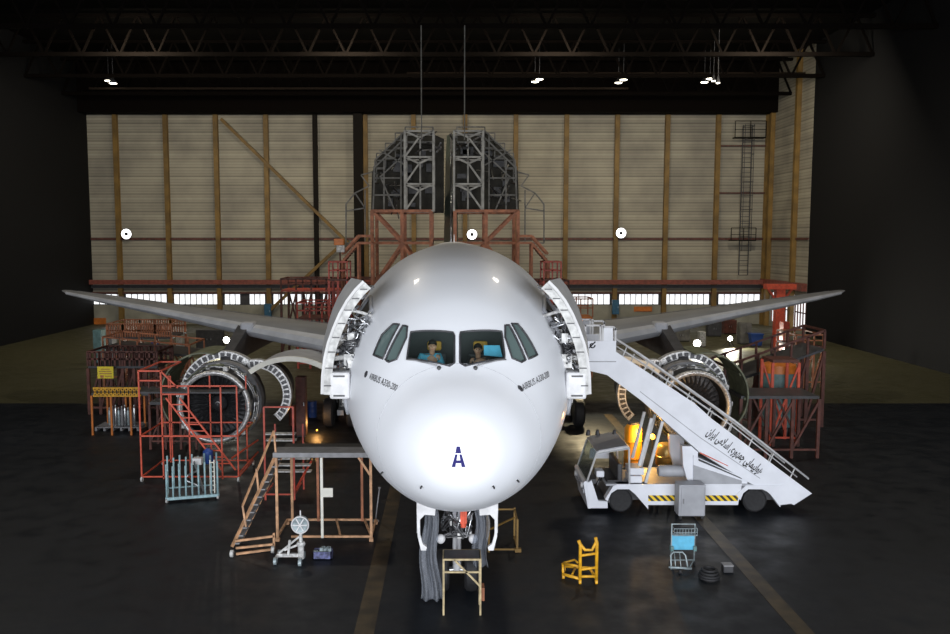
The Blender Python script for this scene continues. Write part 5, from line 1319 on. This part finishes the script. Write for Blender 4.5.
for k in range(3): a = k * 2 * PI / 3; MB().bar((x2 + .3 * math.cos(a), 31.6 + .3 * math.sin(a), 0), (x2 + .28 * math.cos(a), 31.6 + .28 * math.sin(a), z0 + .2), .06).build('leg', 'dark_grey', t)
# the warm lamp that lights them
cw = Vector((X_(643, 33.5), 31.9, Z_(445, 31)))
t = thing('warm_work_lamp', 'small warm work lamp on a pole behind the truck struts', 'lamp', (cw.x, cw.y, 0))
MB().tube([(cw.x, cw.y, 0), (cw.x, cw.y, cw.z)], .025, 8).lathe((cw.x, cw.y, 0), [(0, .2), (.03, .18), (.04, .03)], 16, 'z').build('pole', 'black', t, 'auto')
MB().lathe((cw.x, cw.y, cw.z), [(0, .04), (.05, .09), (.14, .09), (.2, .03)], 16, 'z').build('bulb', 'amber_glow', t, True)
light('POINT', cw + Vector((-.25, -.1, .35)), 170, (1, .55, .14), .15)
# second warm lamp by the main wheels at left
g = G(317, 432)
t = thing('warm_work_lamp', 'small warm work lamp on the floor near the left main wheels', 'lamp', (g.x, g.y, 0))
MB().lathe((g.x, g.y, 0), [(0, .12), (.03, .12), (.06, .05)], 16, 'z').build('lamp_base', 'black', t); MB().lathe((g.x, g.y, .06), [(0, .03), (.03, .04), (.06, .02)], 14, 'z').build('bulb', 'amber_glow', t, True)
light('POINT', (g.x, g.y - .2, .5), 40, (1, .5, .15), .1)
g = G(608, 425)
light('SPOT', (g.x - .6, g.y + 2, 3.6), 1600, (1, .82, .5), .2, (g.x + .2, g.y, 0), spot=95)

# ================================================================ PEOPLE IN THE COCKPIT
def skin_body(name, verts, edges, radii, m, parent, root=0, sub=2):
    me = bpy.data.meshes.new(name); off = Vector((0, 0, 0)); p = parent
    while p is not None: off += p.location; p = p.parent
    me.from_pydata([tuple(Vector(v) - off) for v in verts], edges, []); me.materials.append(MATS[m])
    o = bpy.data.objects.new(name, me); COL.objects.link(o); o.parent = parent
    sk = o.modifiers.new('skin', 'SKIN'); sk.use_smooth_shade = True
    ly = me.skin_vertices[0].data if me.skin_vertices else None
    if ly is None:
        bm = bmesh.new(); bm.from_mesh(me); bm.verts.layers.skin.verify(); bm.to_mesh(me); bm.free(); ly = me.skin_vertices[0].data
    for i, r in enumerate(radii): ly[i].radius = (r, r) if not isinstance(r, tuple) else r; ly[i].use_root = (i == root)
    s = o.modifiers.new('sub', 'SUBSURF'); s.levels = sub; s.render_levels = sub
    return o
def hand(wx, wy, wz, dx, dy, dz, parent, side):
    "palm and five bent fingers"
    d = Vector((dx, dy, dz)).normalized(); s = d.cross(Vector((0, 0, 1))).normalized() * side; dn = Vector((0, 0, -1))
    W = Vector((wx, wy, wz)); V = [W, W + d * .05]; E = [(0, 1)]; Rr = [(.028, .018), (.036, .017)]
    for k, (o_, L) in enumerate(((-.030, .070), (-.010, .080), (.010, .075), (.030, .058))):
        b = W + d * .085 + s * o_; i = len(V)
        V += [b, b + d * L * .5 + dn * .008, b + d * L * .85 + dn * .035]; E += [(1, i), (i, i + 1), (i + 1, i + 2)]; Rr += [.0095, .0085, .0075]
    i = len(V); b = W + d * .03 - s * .035; V += [b, b + d * .03 - s * .022 + dn * .01, b + d * .055 - s * .028 + dn * .022]; E += [(0, i), (i, i + 1), (i + 1, i + 2)]; Rr += [.011, .010, .008]
    return skin_body('hand', V, E, Rr, 'skin', parent, 0, 1)
def pilot(px, py, Y, label, shirt, lean, hairm='hair'):
    c = P(px, py, Y); H = c                      # centre of the head
    t = thing('person', label, 'person', (H.x, H.y, 4.92))
    px_, yy, z = H.x, H.y, H.z
    hipz = z - .78; hip = Vector((px_ + lean * .1, yy + .12, hipz)); nk = Vector((px_ + lean * .01, yy + .03, z - .14))
    ch = Vector((px_ + lean * .04, yy + .07, z - .30)); V = [hip, (hip + ch) / 2, ch, nk + Vector((0, 0, -.04)), nk + Vector((0, -.005, .05)), Vector((px_, yy, z - .03)), Vector((px_, yy - .004, z + .06))]
    E = [(0, 1), (1, 2), (2, 3), (3, 4), (4, 5), (5, 6)]; R_ = [(.17, .12), (.15, .11), (.17, .12), (.07, .06), (.052, .052), (.088, .095), (.080, .092)]
    hd = []
    for s in (-1, 1):
        sh = ch + Vector((s * .19, 0, .10)); el = ch + Vector((s * .27, -.12, -.16)); wr = ch + Vector((s * .15, -.42, -.14))
        i = len(V); V += [sh, el, wr]; E += [(2, i), (i, i + 1), (i + 1, i + 2)]; R_ += [.062, .045, .030]; hd.append((wr, s))
        kn = hip + Vector((s * .14, -.45, .04)); an = kn + Vector((0, -.08, -.42)); to = an + Vector((0, -.17, -.03))
        an.z = max(an.z, 5.0); to.z = max(to.z, 4.97)
        i = len(V); V += [hip + Vector((s * .10, -.04, 0)), kn, an, to]; E += [(0, i), (i, i + 1), (i + 1, i + 2), (i + 2, i + 3)]; R_ += [.09, .07, .045, .035]
    b = skin_body('body', V, E, R_, 'skin', t)
    # clothes as slightly larger skins
    k = skin_body('shirt', [V[0] + Vector((0, 0, .04)), V[1], V[2], V[3] + Vector((0, 0, -.03)), V[7], V[8], V[14], V[15]], [(0, 1), (1, 2), (2, 3), (2, 4), (4, 5), (2, 6), (6, 7)],
                  [(.18, .135), (.165, .125), (.185, .135), (.075, .07), .075, .056, .075, .056], shirt, t, 0)
    skin_body('trousers', [V[0], V[10], V[11], V[12], V[17], V[18], V[19]], [(0, 1), (1, 2), (2, 3), (0, 4), (4, 5), (5, 6)], [(.185, .13), .10, .08, .058, .10, .08, .058], 'black', t, 0)
    for wr, s in hd: hand(wr.x, wr.y, wr.z, -s * .1, -1, .05, b, s)
    # face
    m = MB().add([], [])
    for s in (-1, 1): m.lathe((px_ + s * .030, yy - .083, z + .02), [(-.006, .003), (-.004, .009), (.004, .011)], 10, 'y')
    m.build('eyes', 'black', b, True)
    MB().add([(px_ - .012, yy - .083, z + .02), (px_ + .012, yy - .083, z + .02), (px_ - .016, yy - .086, z - .02), (px_ + .016, yy - .086, z - .02), (px_, yy - .112, z - .018), (px_, yy - .09, z + .025)], [(0, 2, 4, 5), (1, 5, 4, 3), (2, 3, 4)]).build('nose', 'skin', b)
    MB().box((px_, yy - .088, z - .045), (.042, .008, .009)).build('mouth', 'red_paint', b)
    for s in (-1, 1): MB().lathe((px_ + s * .080, yy + .005, z), [(-.006, .012), (0, .024), (.006, .014)], 12, 'x').build('ear', 'skin', b, True)
    hm = MB(); n = 12
    for i in range(n + 1):
        for j in range(17):
            a = PI * .62 * i / n; q = 2 * PI * j / 16; r = .098
            front = math.sin(q) < -.1; rr_ = r * (1.0)
            zz = z + .045 + .098 * math.cos(min(a, 1.15 if front else a)); rad = math.sin(min(a, 1.15 if front else a)) * r
            hm.v.append(Vector((px_ + rad * .92 * math.cos(q), yy + .008 + rad * math.sin(q), zz)))
    for i in range(n):
        for j in range(16): a = i * 17 + j; hm.f.append((a, a + 17, a + 18, a + 1))
    hm.build('hair', hairm, b, True)
    return t
pilot(432.5, 346.5, D + 3.05, 'dark haired person in a light blue shirt behind the left windshield pane', 'shirt_blue', -1.2)
pilot(478, 350, D + 3.2, 'dark haired person in shade behind the right windshield pane', 'dark_grey', 1)
a, b = P(484, 356, D + 2.62), P(500, 346, D + 2.62)
o = MB().add([(a.x, a.y, a.z + .02), (b.x + .05, a.y, a.z - .02), (b.x, a.y + .12, b.z), (a.x, a.y + .12, b.z)], [(0, 1, 2, 3)]).build('blue_folder', 'sky_blue', None, solid=.02); tag(o, 'light blue folder standing on the glareshield behind the right windshield', 'folder')
# ================================================================ LIGHT
w = bpy.data.worlds.new('world'); sc.world = w; w.use_nodes = True
bg = w.node_tree.nodes['Background']; bg.inputs[0].default_value = (.5, .6, .8, 1); bg.inputs[1].default_value = .02
# daylight through the open hangar mouth behind the camera
light('AREA', (0, -6, 7.5), 17000, (.92, .95, 1.0), 50, (0, 22, 5.5), 10.5)
# high bay lamps over the aircraft and towards the back wall
for x in (-24, -8, 8, 24):
    light('AREA', (x, 40, 22.6), 900, (1, .90, .74), 1.0, (x, 40, 0))
    light('AREA', (x, 66, 22.6), 1550, (1, .90, .72), 3, (x, 86, 6))
